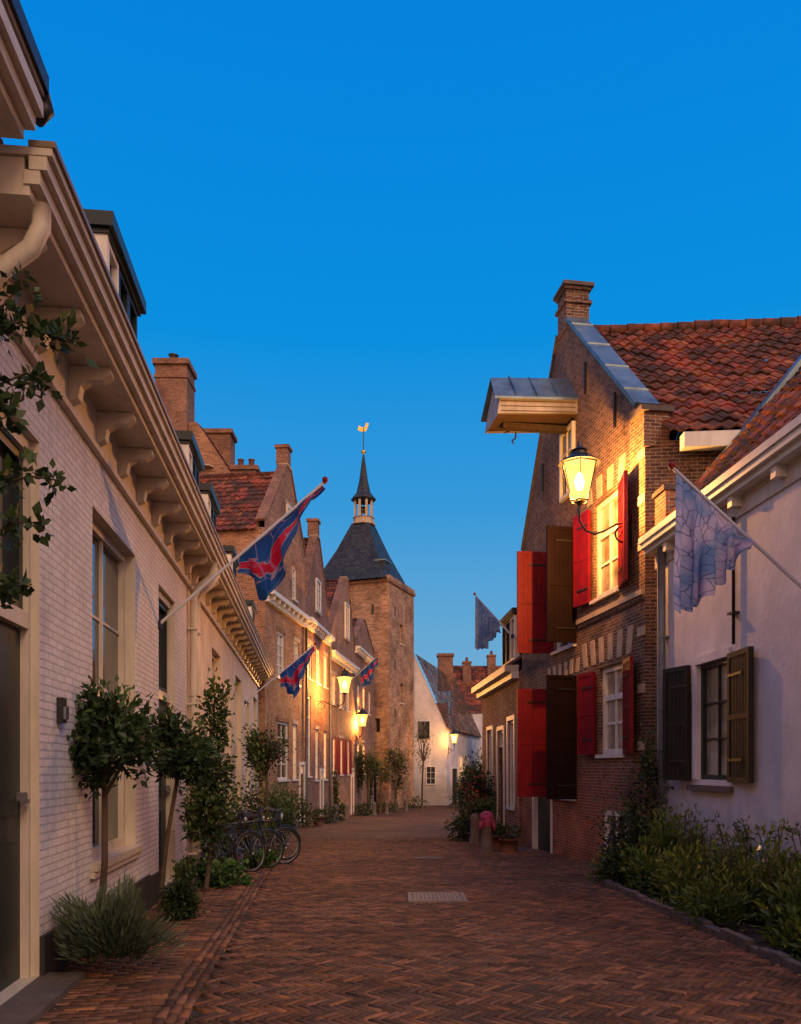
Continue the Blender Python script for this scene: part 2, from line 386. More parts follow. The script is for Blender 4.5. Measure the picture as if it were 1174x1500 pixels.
# ------------------------------------------------------------ left terrace
FL=Fr((LW(4.6),4.6),(LW(31),31),1)
def cornice(fr,mb,u0,u1,zt=5.17,out=.55,m=m_trim,step=.86,br=True):
    fr.box(mb,u0,u1,.0,.035,zt-.62,zt-.30,m)
    fr.box(mb,u0,u1,.0,.40,zt-.30,zt-.24,m)
    fr.box(mb,u0-.01,u1+.01,.37,.46,zt-.24,zt-.16,m)
    fr.box(mb,u0-.015,u1+.015,.40,.50,zt-.16,zt-.08,m)
    fr.box(mb,u0-.02,u1+.02,-.1,out-.02,zt-.08,zt-.035,m)
    fr.box(mb,u0-.025,u1+.025,.40,out,zt-.035,zt,m_gut)
    fr.box(mb,u0,u1,-.1,.37,zt-.24,zt-.085,m)
    fr.box(mb,u0,u1,.0,.06,zt-.68,zt-.625,m)
    if br:
        u=u0+.3
        while u<u1-.1:
            pr=[(.036,-.305),(.36,-.305),(.37,-.36),(.30,-.41),(.20,-.41),(.13,-.46),(.11,-.56),(.036,-.60)]
            a=[fr.p(u,w,zt+z) for w,z in pr]; b=[fr.p(u+.11,w,zt+z) for w,z in pr]; k=len(pr)
            mb.faces(a+b,[tuple(range(k)),tuple(range(k,2*k))]+[(i,(i+1)%k,k+(i+1)%k,k+i) for i in range(k)],m)
            u+=step
def dormer(par,fr,d0,d1,zt=7.0,w=-.02,back=1.8,zb=5.25,m=m_dgreen,panes=3):
    mb=MB('dormer',par); u0,u1=fr.u(d0),fr.u(d1)
    fr.box(mb,u0+.05,u1-.05,w-back,w-.06,zb,zt-.14,m)
    fr.box(mb,u0-.06,u1+.06,w-back,w+.10,zt-.14,zt,m)
    fr.box(mb,u0-.02,u1+.02,w-back,w+.05,zt-.19,zt-.142,m_dgreen)
    fr.box(mb,u0+.0,u0+.05,w-.12,w+.03,zb,zt-.19,m_white)
    n=panes
    for i in range(n):
        a=u0+.05+(u1-u0-.1)*i/n; b=u0+.05+(u1-u0-.1)*(i+1)/n
        window(fr,mb,a+.01,b-.01,zb+.3,zt-.2,w=w-.055,cols=1,rows=1,fm=m_white if i==0 else m_dgreen,sill=False,fw=.05)
    mb.build()
def terrace(name,d0,d1,mwall,wins,doors,dorms,pl=True):
    H=E(name); u0,u1=FL.u(d0),FL.u(d1); mb=MB('walls',H); wi=MB('windows',H)
    ops=[]
    for a,b,z0,z1 in wins: ops.append((FL.u(a),FL.u(b),z0,z1))
    for a,b,z0,z1 in doors: ops.append((FL.u(a),FL.u(b),z0,z1))
    wall(FL,mb,u0,u1,-3,5.1,ops,mwall,.2,m_trim)
    mb.poly([FL.p(u0,0,-3),FL.p(u0,-7,-3),FL.p(u0,-7,5.1),FL.p(u0,-3.5,8.5),FL.p(u0,0,5.1)],mwall)
    mb.poly([FL.p(u1,0,-3),FL.p(u1,-7,-3),FL.p(u1,-7,5.1),FL.p(u1,-3.5,8.5),FL.p(u1,0,5.1)],mwall)
    for (a,b,z0,z1),w in zip(ops[:len(wins)],wins):
        window(FL,wi,a,b,z0,z1,w=-.19,cols=2,rows=2,fm=m_trim,fw=.09,bar=.045,split=1)
        FL.box(wi,a+.09,b-.09,-.168,-.155,z0+(z1-z0)*.72,z0+(z1-z0)*.72+.03,m_trim)
        FL.box(mb,a-.1,b+.1,.0,.05,z0-.13,z0-.075,m_trim)
    for a,b,z0,z1 in ops[len(wins):]:
        zd=z0+2.55
        FL.box(wi,a,a+.06,-.19,-.06,z0,z1,m_trim); FL.box(wi,b-.05,b,-.19,-.06,z0,z1,m_trim)
        FL.box(wi,a+.06,b-.05,-.19,-.06,zd,zd+.12,m_trim); FL.box(wi,a+.06,b-.05,-.19,-.06,z1-.1,z1,m_trim)
        window(FL,wi,a+.06,b-.05,zd+.12,z1-.1,w=-.18,cols=2,rows=1,fm=m_dgreen,sill=False)
        FL.box(wi,a+.06,b-.05,-.18,-.12,z0,zd,m_dgreen)
        for q in (0,1):
            ua=a+.06+.12+q*((b-a-.11)/2-.02); ub=ua+(b-a-.11)/2-.2
            for za,zb in ((.25,1.0),(1.2,2.4)): FL.box(wi,ua,ub,-.119,-.10,z0+za,z0+zb,m_dgreen)
        FL.box(wi,b-.18,b-.13,-.119,-.04,z0+1.3,z0+1.36,m_steel)
        FL.box(wi,b-.22,b-.10,-.06,-.035,z0+1.28,z0+1.31,m_steel)
        FL.box(mb,a-.1,b+.1,.001,.3,-1.5,z0,m_stone)
    if pl:
        k=sorted([(o[0]-.0,o[1]+.0) for o in ops[len(wins):]]); s=u0
        for a,b in k+[(u1,u1)]:
            if a>s: 
                st=s
                while st<a-1e-3:
                    en=min(a,st+2); zz=G(FL.p((st+en)/2,0,0)[1])+.38
                    FL.box(mb,st,en,.0,.035,-3,zz,m_plinth); st=en
            s=b
    mb.build(); wi.build()
    c=MB('cornice',H); cornice(FL,c,u0+.02,u1-.02); c.build()
    r=MB('roof',H)
    vd=norm(tuple(a-b for a,b in zip(FL.p(0,-3.5,8.5),FL.p(0,.2,5.1))))
    tiles(r,FL.p(u0,.15,5.15),(FL.t[0],FL.t[1],0),vd,u1-u0,5.0,m_tiled,.3,.4,seg=4)
    r.poly([FL.p(u0,-3.5,8.5),FL.p(u1,-3.5,8.5),FL.p(u1,-7.2,5.0),FL.p(u0,-7.2,5.0)],m_tiled)
    r.build()
    for a,b in dorms: dormer(H,FL,a,b)
    return H
H1=terrace('white_brick_house',4.62,13.0,m_wbrick,[(7.5,9.3,.72,4.0)],[(4.85,6.05,.06,4.0),(10.7,11.95,-.02,4.0)],[(8.0,9.45)])
H2=terrace('cream_house',13.02,30.0,m_cream,[(16.3,17.8,.5,4.0),(21.2,22.9,.4,4.0),(27.5,29.2,.3,4.0)],[(18.9,20.0,-.35,3.6),(24.6,25.7,-.5,3.6)],[(12.6+.6,14.5),(15.6,17.0),(20,21.4),(26.5,28)])
def pipe(par,fr,d,zt,zb,m,w=.09,r=.05,neck=True):
    mb=MB('drainpipe',par); u=fr.u(d); pts=[]
    if neck: pts=[fr.p(u,.42,zt),fr.p(u,.42,zt-.12),fr.p(u,.36,zt-.25),fr.p(u,w+.06,zt-.42),fr.p(u,w,zt-.55)]
    else: pts=[fr.p(u,w,zt)]
    pts+=[fr.p(u,w,zt-1.2),fr.p(u,w,(zt+zb)/2),fr.p(u,w,zb)]
    mb.tube(pts,r,m,12)
    z=zb+.4
    while z<zt-.6:
        fr.box(mb,u-.075,u+.075,0.0,w+.055,z,z+.03,m); z+=1.2
    mb.build()
pipe(H1,FL,4.78,4.9,2.4,m_trim,r=.055)
pipe(H2,FL,13.15,4.9,-.2,m_trim,w=.1,r=.06)
pipe(H2,FL,13.55,4.9,-.2,m_cream,w=.1,r=.05)
x=MB('intercom_box',H1); FL.box(x,FL.u(6.45),FL.u(6.55),.0,.05,1.95,2.15,m_black); FL.box(x,FL.u(6.46),FL.u(6.54),.051,.07,1.98,2.08,m_steel); x.build()
H0=E('corner_house'); F0=Fr((LW(-5),-5),(LW(4.6),4.6),1); x=MB('walls',H0); wall(F0,x,0,F0.L,-.5,5.3,[(5.,6.2,.8,3.4)],m_cream); window(F0,x,5.,6.2,.8,3.4)
x.poly([F0.p(F0.L,0,4.9),F0.p(F0.L,-7,4.9),F0.p(F0.L,-3.5,9.4),F0.p(F0.L,0,5.6)],m_cream); x.build()
x=MB('cornice',H0); cornice(F0,x,0,F0.L-.05,5.42,.5); F0.box(x,0,F0.L,.32,.52,5.42,5.52,m_black)
x.tube([F0.p(F0.L+.02,.47,5.45),F0.p(F0.L+.05,.49,5.37),F0.p(F0.L+.03,.44,5.30)],.045,m_black); x.build()
x=MB('roof',H0); x.poly([F0.p(0,.4,5.53),F0.p(F0.L,.4,5.53),F0.p(F0.L,-3.5,9.4),F0.p(0,-3.5,9.4)],m_slate); x.poly([F0.p(0,-7.5,5.58),F0.p(F0.L,-7.5,5.58),F0.p(F0.L,-3.5,9.4),F0.p(0,-3.5,9.4)],m_slate); x.build()

# ------------------------------------------------------------ generic gabled row house
def gable_house(name,A,B,side,ze0,ze1,zp,up,mw,wins,mt=m_tile,depth=6,chim=True,par=.25,lit=(),warm=(),shut=(),door=None,cols=2,rows=4,band=(),mcop=None,pipeu=None):
    H=E(name); fr=Fr(A,B,side); w=MB('walls',H); wi=MB('windows',H); L=fr.L; zr=min(ze0,ze1); mcop=mcop or m_chimbrick
    ops=[o for o in wins if o[3]<zr]; 
    if door: ops=ops+[door]
    wall(fr,w,0,L,-3,zr,ops,mw,.14)
    w.poly([fr.p(0,0,zr),fr.p(L,0,zr),fr.p(L,0,ze1+par),fr.p(up+.3,0,zp+par),fr.p(up-.3,0,zp+par),fr.p(0,0,ze0+par)],mw)
    w.poly([fr.p(0,-.3,zr),fr.p(L,-.3,zr),fr.p(L,-.3,ze1+par),fr.p(up+.3,-.3,zp+par),fr.p(up-.3,-.3,zp+par),fr.p(0,-.3,ze0+par)],mw)
    def cop(a,b):
        du=b[0]-a[0];dz=b[1]-a[1];l=math.hypot(du,dz); nz=du/l; nu=-dz/l
        if nz<0: nz,nu=-nz,-nu
        q=[(a[0],a[1]),(b[0],b[1]),(b[0]+nu*.08,b[1]+nz*.08),(a[0]+nu*.08,a[1]+nz*.08)]
        w.box8([fr.p(s,.05,z) for s,z in q]+[fr.p(s,-.35,z) for s,z in q],mcop)
    cop((0,ze0+par),(up-.3,zp+par)); cop((up+.3,zp+par),(L,ze1+par))
    fr.box(w,up-.32,up+.32,-.35,.06,zp+par,zp+par+.1,m_sand)
    if chim: fr.box(w,up-.26,up+.26,-.45,.03,zp+par+.1,zp+par+.75,m_chimbrick); fr.box(w,up-.32,up+.32,-.5,.09,zp+par+.75,zp+par+.87,m_chimbrick)
    for u,ze in ((0,ze0),(L,ze1)):
        w.poly([fr.p(u,0,-3),fr.p(u,-depth,-3),fr.p(u,-depth,ze),fr.p(u,0,ze)],mw)
    w.poly([fr.p(0,-depth,-3),fr.p(L,-depth,-3),fr.p(L,-depth,ze1),fr.p(up,-depth,zp),fr.p(0,-depth,ze0)],mw)
    w.build()
    r=MB('roof',H)
    inn=(-fr.o[0],-fr.o[1],0)
    for ue,ze in ((0,ze0),(L,ze1)):
        ov=.15 if ue else -.15
        O=fr.p(ue+ov,-.3,ze-.12); T=fr.p(up,-.3,zp); vd=tuple(a-b for a,b in zip(T,O)); l=math.sqrt(sum(a*a for a in vd))
        tiles(r,O,inn,vd,depth-.3,l,mt,.28,.36,seg=4)
    O=Vector(fr.p(up,-.3,zp+.05)); r.tube([O,Vector(fr.p(up,-depth,zp+.05))],.11,m_tile,8)
    r.build()
    for i,o in enumerate(wins):
        gm=m_warm if i in warm else (m_curt if i in lit else m_glass)
        ww=-.12 if o[3]<zr else .0
        window(fr,wi,o[0],o[1],o[2],o[3],w=ww,cols=cols,rows=rows,gm=gm,fw=.1,bar=.045,sill=(ww<0))
        if o[3]>=zr: fr.box(wi,o[0]-.05,o[1]+.05,.0,.1,o[2]-.12,o[2]-.003,m_sand)
        fr.box(wi,o[0]-.08,o[1]+.08,.003,.03,o[3]+.003,o[3]+.16,m_sand if i%2 else m_chimbrick)
        if i in shut:
            for s0,s1 in ((o[0]-.02-.5,o[0]-.02),(o[1]+.02,o[1]+.52)): fr.box(wi,s0,s1,.01,.06,o[2],o[3],m_red)
    if door:
        fr.box(wi,door[0],door[1],-.12,-.06,door[2],door[3]-.4,m_dgreen); window(fr,wi,door[0],door[1],door[3]-.4,door[3],w=-.1,rows=1,sill=False,gm=m_warm)
        fr.box(wi,door[0]-.12,door[0],.002,.06,door[2],door[3]+.14,m_white); fr.box(wi,door[1],door[1]+.12,.002,.06,door[2],door[3]+.14,m_white); fr.box(wi,door[0],door[1],.002,.06,door[3],door[3]+.14,m_white)
    for z in band:
        fr.box(wi,0.02,L-.02,.002,.14,z,z+.26,m_white); fr.box(wi,0.02,L-.02,.002,.34,z+.261,z+.42,m_white)
        k=.3
        while k<L-.3: fr.box(wi,k,k+.1,.14,.30,z+.1,z+.259,m_white); k+=.7
    if pipeu is not None:
        wi.tube([fr.p(pipeu,.1,(band[0] if band else zr)),fr.p(pipeu,.1,2),fr.p(pipeu,.1,-1.4)],.06,m_galv,8)
    wi.build()
    return H,fr
P0=(-4.975,30.02);P1=(-4.2,36);P2=(-3.675,42);P3=(-2.79,50);P4=(-1.885,58)
gable_house('brick_gable_house',P0,P1,1,10.4,10.6,13.5,3.3,m_rowbrick,
   [(1.6,2.7,5.1,6.9),(4.2,5.0,5.1,6.9),(1.7,3.3,1.1,3.4),(4.0,4.7,1.1,3.4),(3.9,4.6,8.6,10.0),(2.9,3.7,11.0,12.2)],depth=4.2,door=(5.1,5.8,-.9,1.7),lit=(0,1),warm=(3,),band=(7.7,),pipeu=5.93)
gable_house('brick_gable_house',(P1[0],P1[1]+.02),P2,1,8.9,9.2,12.4,3.0,m_rowbrick2,
   [(.6,1.3,1.2,4.8),(2.4,3.2,1.0,3.4),(4.6,5.4,1.0,3.4),(.6,1.5,5.6,7.2),(2.6,3.5,5.6,7.2),(4.6,5.5,5.6,7.2),(2.4,3.5,9.0,10.5)],depth=6,door=(3.6,4.2,-1.1,1.4),lit=(0,3),warm=(1,2,5),band=(7.8,),par=.1,pipeu=5.95)
gable_house('brick_gable_house',(P2[0],P2[1]+.02),P3,1,8.3,8.6,12.3,5.2,m_rowbrick,
   [(.8,1.7,1.2,3.2),(3.0,3.9,1.2,3.2),(5.2,6.1,1.2,3.2),(.8,1.8,4.9,6.5),(3.0,4.0,4.9,6.5),(5.2,6.2,4.9,6.5),(4.5,5.8,9.0,11)],depth=6,door=(6.7,7.4,-1.2,1.4),lit=(0,1,2),warm=(1,4,2),shut=(0,1,2),band=(7.2,),chim=False,par=.12)
gable_house('brick_gable_house',(P3[0],P3[1]+.02),P4,1,9.3,9.6,11.2,3.6,m_rowbrick2,
   [(.8,1.6,1.2,3.2),(3.0,3.9,1.2,3.2),(.8,1.7,5.2,6.8),(3.0,3.9,5.2,6.8),(5.4,6.3,5.2,6.8)],depth=6,door=(5.6,6.6,-1.3,1.4),lit=(0,1),warm=(1,3),chim=False,band=(8.6,),par=.05)
H=E('tall_brick_house'); x=MB('walls',H)
yb=37.5
x.poly([(-13,yb,-1),(-7.3,yb,-1),(-7.3,yb,14.4),(-9.3,yb,17.4),(-11.2,yb,17.4),(-13,yb,14.4)],m_rowbrick)
x.box(-13,-7.35,yb+.02,yb+6,-1,14.3,m_rowbrick)
x.box(-11.15,-9.7,yb-.3,yb+1.1,16.2,19.9,m_chimbrick); x.box(-11.25,-9.6,yb-.4,yb+1.2,19.9,20.15,m_chimbrick); x.box(-11.2,-9.65,yb-.35,yb+1.15,19.3,19.45,m_chimbrick)
x.lathe((-10.5,yb+.4,20.15),[(.22,0),(.2,.45),(.25,.5)],m_black,10)
x.box(-9.35,-8.1,yb+1.5,yb+2.6,15,17.5,m_chimbrick); x.box(-9.45,-8.0,yb+1.4,yb+2.7,17.5,17.7,m_chimbrick)
x.box(-7.8,-6.7,yb+.5,yb+1.5,12,15.4,m_chimbrick); x.box(-7.9,-6.6,yb+.4,yb+1.6,15.4,15.6,m_chimbrick)
for px_ in (-7.5,-7.0): x.lathe((px_,yb+1,15.6),[(.15,0),(.13,.4),(.17,.45)],m_pot,10)
x.lathe((-8.9,yb-.05,15.3),[(.35,0),(.35,.05)],m_sand,12)
x.build()
x=MB('roof',H); tiles(x,(-7.2,yb+.2,14.3),(0,1,0),(-2.1,0,3.1),5.8,3.75,m_tile,.28,.36,seg=4); x.poly([(-13.1,yb,14.3),(-13.1,yb+6,14.3),(-11.2,yb+6,17.4),(-11.2,yb,17.4)],m_tile); x.poly([(-11.2,yb,17.38),(-9.3,yb,17.38),(-9.3,yb+6,17.38),(-11.2,yb+6,17.38)],m_lead); x.build()

# ------------------------------------------------------------ tower
T=E('church_tower'); x=MB('walls',T); c20,s20=math.cos(math.radians(20)),math.sin(math.radians(20))
C=(-.85,60); FT=Fr(C,(C[0]-c20*5.6,C[1]+s20*5.6),-1)
if FT.o[1]>0: FT.o=(-FT.o[0],-FT.o[1])
FT2=Fr(C,(C[0]+s20*5.6,C[1]+c20*5.6),1)
if FT2.o[0]<0: FT2.o=(-FT2.o[0],-FT2.o[1])
wall(FT,x,0,5.6,-3,15.2,[(1.0,2.5,-2,1.6),(2.2,3.0,6.5,8.2),(2.0,2.9,10.5,12.3),(.7,1.1,4.2,5.2)],m_towerbrick,.4)
wall(FT2,x,0,5.6,-3,15.2,[(2.4,3.2,6.5,8),(2.4,3.2,11,12.5)],m_towerbrick,.4)
window(FT,x,2.2,3.0,6.5,8.2,w=-.35,fm=m_white,gm=m_warm); window(FT,x,2.0,2.9,10.5,12.3,w=-.35,fm=m_white); window(FT2,x,2.4,3.2,6.5,8,w=-.35); window(FT2,x,2.4,3.2,11,12.5,w=-.35)
FT.box(x,1.0,2.5,-.5,-.4,-2,1.6,m_plinth); FT.box(x,.7,1.1,-.5,-.4,4.2,5.2,m_plinth)
x.poly([FT.p(5.6,0,-3),FT.p(5.6,-5.6,-3),FT.p(5.6,-5.6,15.2),FT.p(5.6,0,15.2)],m_towerbrick)
FT.box(x,-.12,5.7,-5.7,.12,15.2,15.45,m_chimbrick)
FT.box(x,-.06,.5,-5.6,.06,15.45,15.7,m_towerbrick)
for k in (2.4,5.3,8.9,12.9):
    FT.box(x,1.2,1.35,.0,.04,k,k+.7,m_black); FT.box(x,4.2,4.35,.0,.04,k,k+.7,m_black); FT2.box(x,1.2,1.3,.0,.04,k,k+.7,m_black)
x.build()
x=MB('roof',T); cu,cw=3.05,-2.5
lv=[(15.46,2.95),(16.1,2.55),(18.2,1.55),(20.3,.72)]
V=[];F=[]
for z,h in lv:
    V+=[FT.p(cu-h,cw-h,z),FT.p(cu+h,cw-h,z),FT.p(cu+h,cw+h,z),FT.p(cu-h,cw+h,z)]
for i in range(3):
    for j in range(4): F.append((i*4+j,i*4+(j+1)%4,(i+1)*4+(j+1)%4,(i+1)*4+j))
F.append((12,13,14,15)); x.faces(V,F,m_slate)
FT.box(x,.5,1.2,-1.6,-.4,15.5,16.9,m_slate); FT.box(x,.42,1.28,-1.7,-.3,16.9,17.0,m_lead)
x.build()
x=MB('bell_cupola',T); cc=FT.p(cu,cw,20.3)
x.lathe(cc,[(.95,0),(.95,.12),(.8,.2),(.8,.5),(.88,.55)],m_sand,8,sm=False)
for j in range(8):
    a=2*math.pi*j/8+.39; px_,py_=cc[0]+.68*math.cos(a),cc[1]+.68*math.sin(a)
    x.box(px_-.09,px_+.09,py_-.09,py_+.09,cc[2]+.5,cc[2]+1.9,m_sand)
x.lathe((cc[0],cc[1],cc[2]+1.0),[(.33,0),(.28,.15),(.2,.4),(.05,.5)],m_gold,12)
x.lathe((cc[0],cc[1],cc[2]+1.85),[(.85,0),(.98,.12),(.95,.22),(.55,.7),(.34,1.6),(.2,2.7),(.05,3.7)],m_slate,8,sm=False)
x.build()
x=MB('weathervane',T); tp=(cc[0],cc[1],cc[2]+5.4)
x.tube([tp,(tp[0],tp[1],tp[2]+2.2)],.045,m_gold,6); x.lathe((tp[0],tp[1],tp[2]+.1),[(.02,0),(.2,.15),(.2,.25),(.02,.42)],m_gold,10)
rp=[(-.45,0),(-.35,.35),(-.15,.2),(.1,.22),(.2,.55),(.4,.5),(.32,.25),(.2,-.1),(-.2,-.12)]
x.faces([(tp[0]+a,tp[1]-.02,tp[2]+2.0+b) for a,b in rp]+[(tp[0]+a,tp[1]+.02,tp[2]+2.0+b) for a,b in rp],[tuple(range(9)),tuple(range(9,18))],m_gold); x.build()

# ------------------------------------------------------------ far white house + red roof houses
H=E('white_gable_house'); x=MB('walls',H); Cx,Cy=3.74,66
dd=norm((4.5,19)); FF=Fr((Cx,Cy),(Cx+4.5,Cy+19),-1); 
if FF.o[0]>0: FF.o=(-FF.o[0],-FF.o[1])
wall(FF,x,0,FF.L,-3,4.8,[(2,4,-1.4,1.5),(5.5,7.2,.0,2.6),(9,11,0,2.6)],m_rplaster,.15)
window(FF,x,5.5,7.2,0,2.6,gm=m_warm); window(FF,x,9,11,0,2.6); FF.box(x,2,4,-.15,-.1,-1.4,1.5,m_dgreen)
x.poly([(Cx,Cy,-3),(-1.6,Cy,-3),(-1.6,Cy,4.8),(1.08,Cy,10.7),(Cx,Cy,4.8)],m_rplaster)
FG=Fr((Cx,Cy),(-1.6,Cy),-1)
if FG.o[1]>0: FG.o=(0,-1)
window(FG,x,1.4,2.3,3.9,5.3,w=0.0,fm=m_dgreen,sill=False); window(FG,x,.9,1.7,.2,1.7,w=0.,sill=False); x.build()
x=MB('roof',H); tiles(x,(Cx+.15,Cy-.15,4.65),(dd[0],dd[1],0),(-2.75,0,6.1),FF.L+.3,6.65,m_tiled,.35,.4,seg=4)
FG.box(x,-.2,-.02,.0,.02,4.6,4.75,m_trim); FF.box(x,0,FF.L,.02,.3,4.6,4.75,m_white)
x.box(3.6,5.0,78,79.3,9,12.2,m_chimbrick); x.box(3.5,5.1,77.9,79.4,12.2,12.45,m_chimbrick); x.build()
def simple_house(name,x0,x1,y0,y1,ze,zr,mw,mt,ridge='y',chim=()):
    H=E(name); x=MB('walls',H); x.box(x0,x1,y0,y1,-3,ze,mw)
    r=MB('roof',H)
    ym=(y0+y1)/2
    for xx in (x0,x1): x.poly([(xx,y0,ze),(xx,y1,ze),(xx,ym,zr)],mw)
    l=math.hypot(ym-y0,zr-ze)
    tiles(r,(x0-.1,y0-.1,ze-.1),(1,0,0),(0,ym-y0,zr-ze),x1-x0+.2,l,mt,.35,.4,seg=4); tiles(r,(x0-.1,y1+.1,ze-.1),(1,0,0),(0,ym-y1,zr-ze),x1-x0+.2,l,mt,.35,.4,seg=4)
    k=x0+1
    while k<x1-1.5: window(Fr((x0,y0),(x1,y0),1),x,k-x0,k-x0+1,.2,2.2,w=.0,sill=False); k+=2.6
    for cx,cy,zt in chim: x.box(cx-.45,cx+.45,cy-.5,cy+.5,ze,zt,m_chimbrick); x.box(cx-.52,cx+.52,cy-.57,cy+.57,zt,zt+.18,m_chimbrick); x.lathe((cx,cy,zt+.18),[(.18,0),(.14,.5)],m_pot,8)
    x.build(); r.build()
simple_house('red_roof_house',6.0,15,88,98,7.5,13.2,m_rplaster,m_tile,'x',[(7.4,91.5,13.2),(10.2,92,14)])
simple_house('brick_house',9.0,22,70,78,4.5,9.0,m_rowbrick2,m_tile,'x',[(11,74,10)])
simple_house('distant_house',-2,6,102,110,5,10,m_rplaster,m_tile,'x')

# ------------------------------------------------------------ right gable house (brown brick)
BH=E('brick_warehouse')
A=(4.24,14.2);Bp=(3.16,21.3); FB=Fr(A,Bp,-1)
if FB.o[0]>0: FB.o=(-FB.o[0],-FB.o[1])
LB=FB.L; UU=lambda d:FB.u(d)
x=MB('walls',BH)
up,zp=UU(18.25),11.25; ze0,ze1=7.7,7.2
o_uw=(UU(15.3),UU(16.5),4.95,6.85); o_lw=(UU(15.1),UU(16.2),1.85,3.55)
o_bw=(UU(14.6),UU(16.0),-.15,.78); o_ud=(UU(17.5),UU(18.85),4.25,6.65); o_ld=(UU(17.5),UU(18.85),.95,3.5); o_dr=(UU(18.95),UU(20.4),-.42,1.75)
o_top=(UU(17.5),UU(18.3),7.5,9.0)
wall(FB,x,0,LB,-3,7.2,[o_uw,o_lw,o_bw,o_ud,o_ld,o_dr],m_brownbrick,.18)
x.poly([FB.p(0,0,7.2),FB.p(LB,0,7.2),FB.p(up+.28,0,zp+.1),FB.p(up-.28,0,zp+.1),FB.p(0,0,ze0+.1)],m_brownbrick)
rd=norm((1,-.086,0))
def rp_(u,k,z):
    a=FB.p(u,0,z); return (a[0]+rd[0]*k,a[1]+rd[1]*k,z)
x.poly([rp_(0,0,-3),rp_(0,9,-3),rp_(0,9,7.25),rp_(0,0,7.25)],m_brownbrick)
x.poly([rp_(LB,0,-3),rp_(LB,9,-3),rp_(LB,9,7.0),rp_(LB,0,7.0)],m_brownbrick)
x.poly([rp_(0,9,-3),rp_(LB,9,-3),rp_(LB,9,7.0),rp_(up,9,zp),rp_(0,9,7.25)],m_brownbrick)
FB.box(x,-.06,.36,-.42,.05,7.15,7.75,m_brownbrick); FB.box(x,-.12,.42,-.48,.12,7.75,7.84,m_stone)
FB.box(x,up-.27,up+.27,-.50,.03,zp+.0,zp+.85,m_brownbrick); FB.box(x,up-.32,up+.32,-.55,.08,zp+.55,zp+.62,m_brownbrick); FB.box(x,up-.31,up+.31,-.54,.07,zp+.85,zp+.92,m_brownbrick); FB.box(x,up-.36,up+.36,-.59,.11,zp+.92,zp+1.0,m_stone)
def parap(a,b,m,t0,t1,out,inn):
    du=b[0]-a[0];dz=b[1]-a[1];l=math.hypot(du,dz); nz=abs(du)/l; nu=-dz/l*(1 if du>0 else -1)
    q=[(a[0]+nu*t0,a[1]+nz*t0),(b[0]+nu*t0,b[1]+nz*t0),(b[0]+nu*t1,b[1]+nz*t1),(a[0]+nu*t1,a[1]+nz*t1)]
    x.box8([FB.p(s,out,z) for s,z in q]+[FB.p(s,inn,z) for s,z in q],m)
parap((.35,ze0+.30),(up-.28,zp+.15),m_lead,0,.08,.05,-.42); parap((LB-.1,ze1),(up+.30,zp+.12),m_stone,0,.08,.05,-.4)
parap((.35,ze0-.0),(up-.28,zp-.15),m_brownbrick,0.05,.24,-.003,-.3)
for a in (.75,1.6,2.5,3.4): 
    zz=ze0+.30+(zp+.15-ze0-.30)*(a-.35)/(up-.63)
    FB.box(x,a,a+.02,-.42,.055,zz+.11,zz+.145,m_lead)
def arch(u0,u1,z,h,n,k):
    wd=(u1-u0)/(n*2-1)
    for i in range(0,n*2-1,2):
        a=u0+i*wd; t=(i-(n-1))*k; t2=(i+1-(n-1))*k
        x.box8([FB.p(a,.0,z),FB.p(a+wd,.0,z),FB.p(a+wd,.015,z),FB.p(a,.015,z),FB.p(a+t,.0,z+h),FB.p(a+wd+t2,.0,z+h),FB.p(a+wd+t2,.015,z+h),FB.p(a+t,.015,z+h)],m_sand)
arch(UU(14.75),UU(17.0),3.66,.5,6,.02)
arch(UU(15.05),UU(16.8),6.93,.42,4,.03)
arch(UU(17.3),UU(19.2),3.62,.3,6,.01)
FB.box(x,0.0,UU(17.3),.002,.07,4.60,4.70,m_sand); FB.box(x,0.0,UU(17.3),.002,.035,4.52,4.598,m_brownbrick)
for z in (7.0,6.2,5.4,3.9,2.9,1.9):
    FB.box(x,-.01,.28,.002,.02,z,z+.16,m_sand)
for u,z in ((1.2,8.0),(2.7,9.3),(5.4,8.2),(3.3,7.5),(6.3,6.0),(.7,5.2),(.62,2.2),(6.7,2.5)):
    FB.box(x,u,u+.05,.0,.05,z,z+.65,m_black)
x.build()
x=MB('windows',BH)
window(FB,x,*o_uw,w=-.15,cols=2,rows=3,gm=m_curt,fw=.1,bar=.05,split=2); window(FB,x,*o_lw,w=-.15,cols=2,rows=3,gm=m_curt,fw=.1,bar=.05,split=2)
window(FB,x,*o_bw,w=-.1,cols=3,rows=1,fw=.1,bar=.06); window(FB,x,*o_ud,w=-.15,cols=2,rows=3); window(FB,x,*o_ld,w=-.15,cols=2,rows=3)
FB.box(x,o_dr[0],o_dr[1],-.17,-.1,o_dr[2],o_dr[3],m_dgreen); FB.box(x,o_dr[0],o_dr[0]+.1,-.1,.02,o_dr[2],o_dr[3],m_white); FB.box(x,o_dr[1]-.1,o_dr[1],-.1,.02,o_dr[2],o_dr[3],m_white); FB.box(x,o_dr[0]-.1,o_dr[1]+.1,.01,.5,-.9,o_dr[2]+.0,m_stone)
window(FB,x,*o_top,w=.0,cols=2,rows=3,sill=False)
x.build()
x=MB('shutters',BH)
out=FB.o
def hinge(d,w=.02): p=FB.p(UU(d),w,0); return (p[0],p[1])
def dirr(deg,s):
    a=math.radians(deg); return (FB.t[0]*s*math.cos(a)+out[0]*math.sin(a),FB.t[1]*s*math.cos(a)+out[1]*math.sin(a))
shutter(x,hinge(17.45),dirr(86,-1),4.25,6.7,.66,m_darkred)
shutter(x,hinge(18.9),dirr(88,1),4.22,6.55,.84,m_red)
shutter(x,hinge(17.45),dirr(86,-1),.92,3.55,.66,m_darkred)
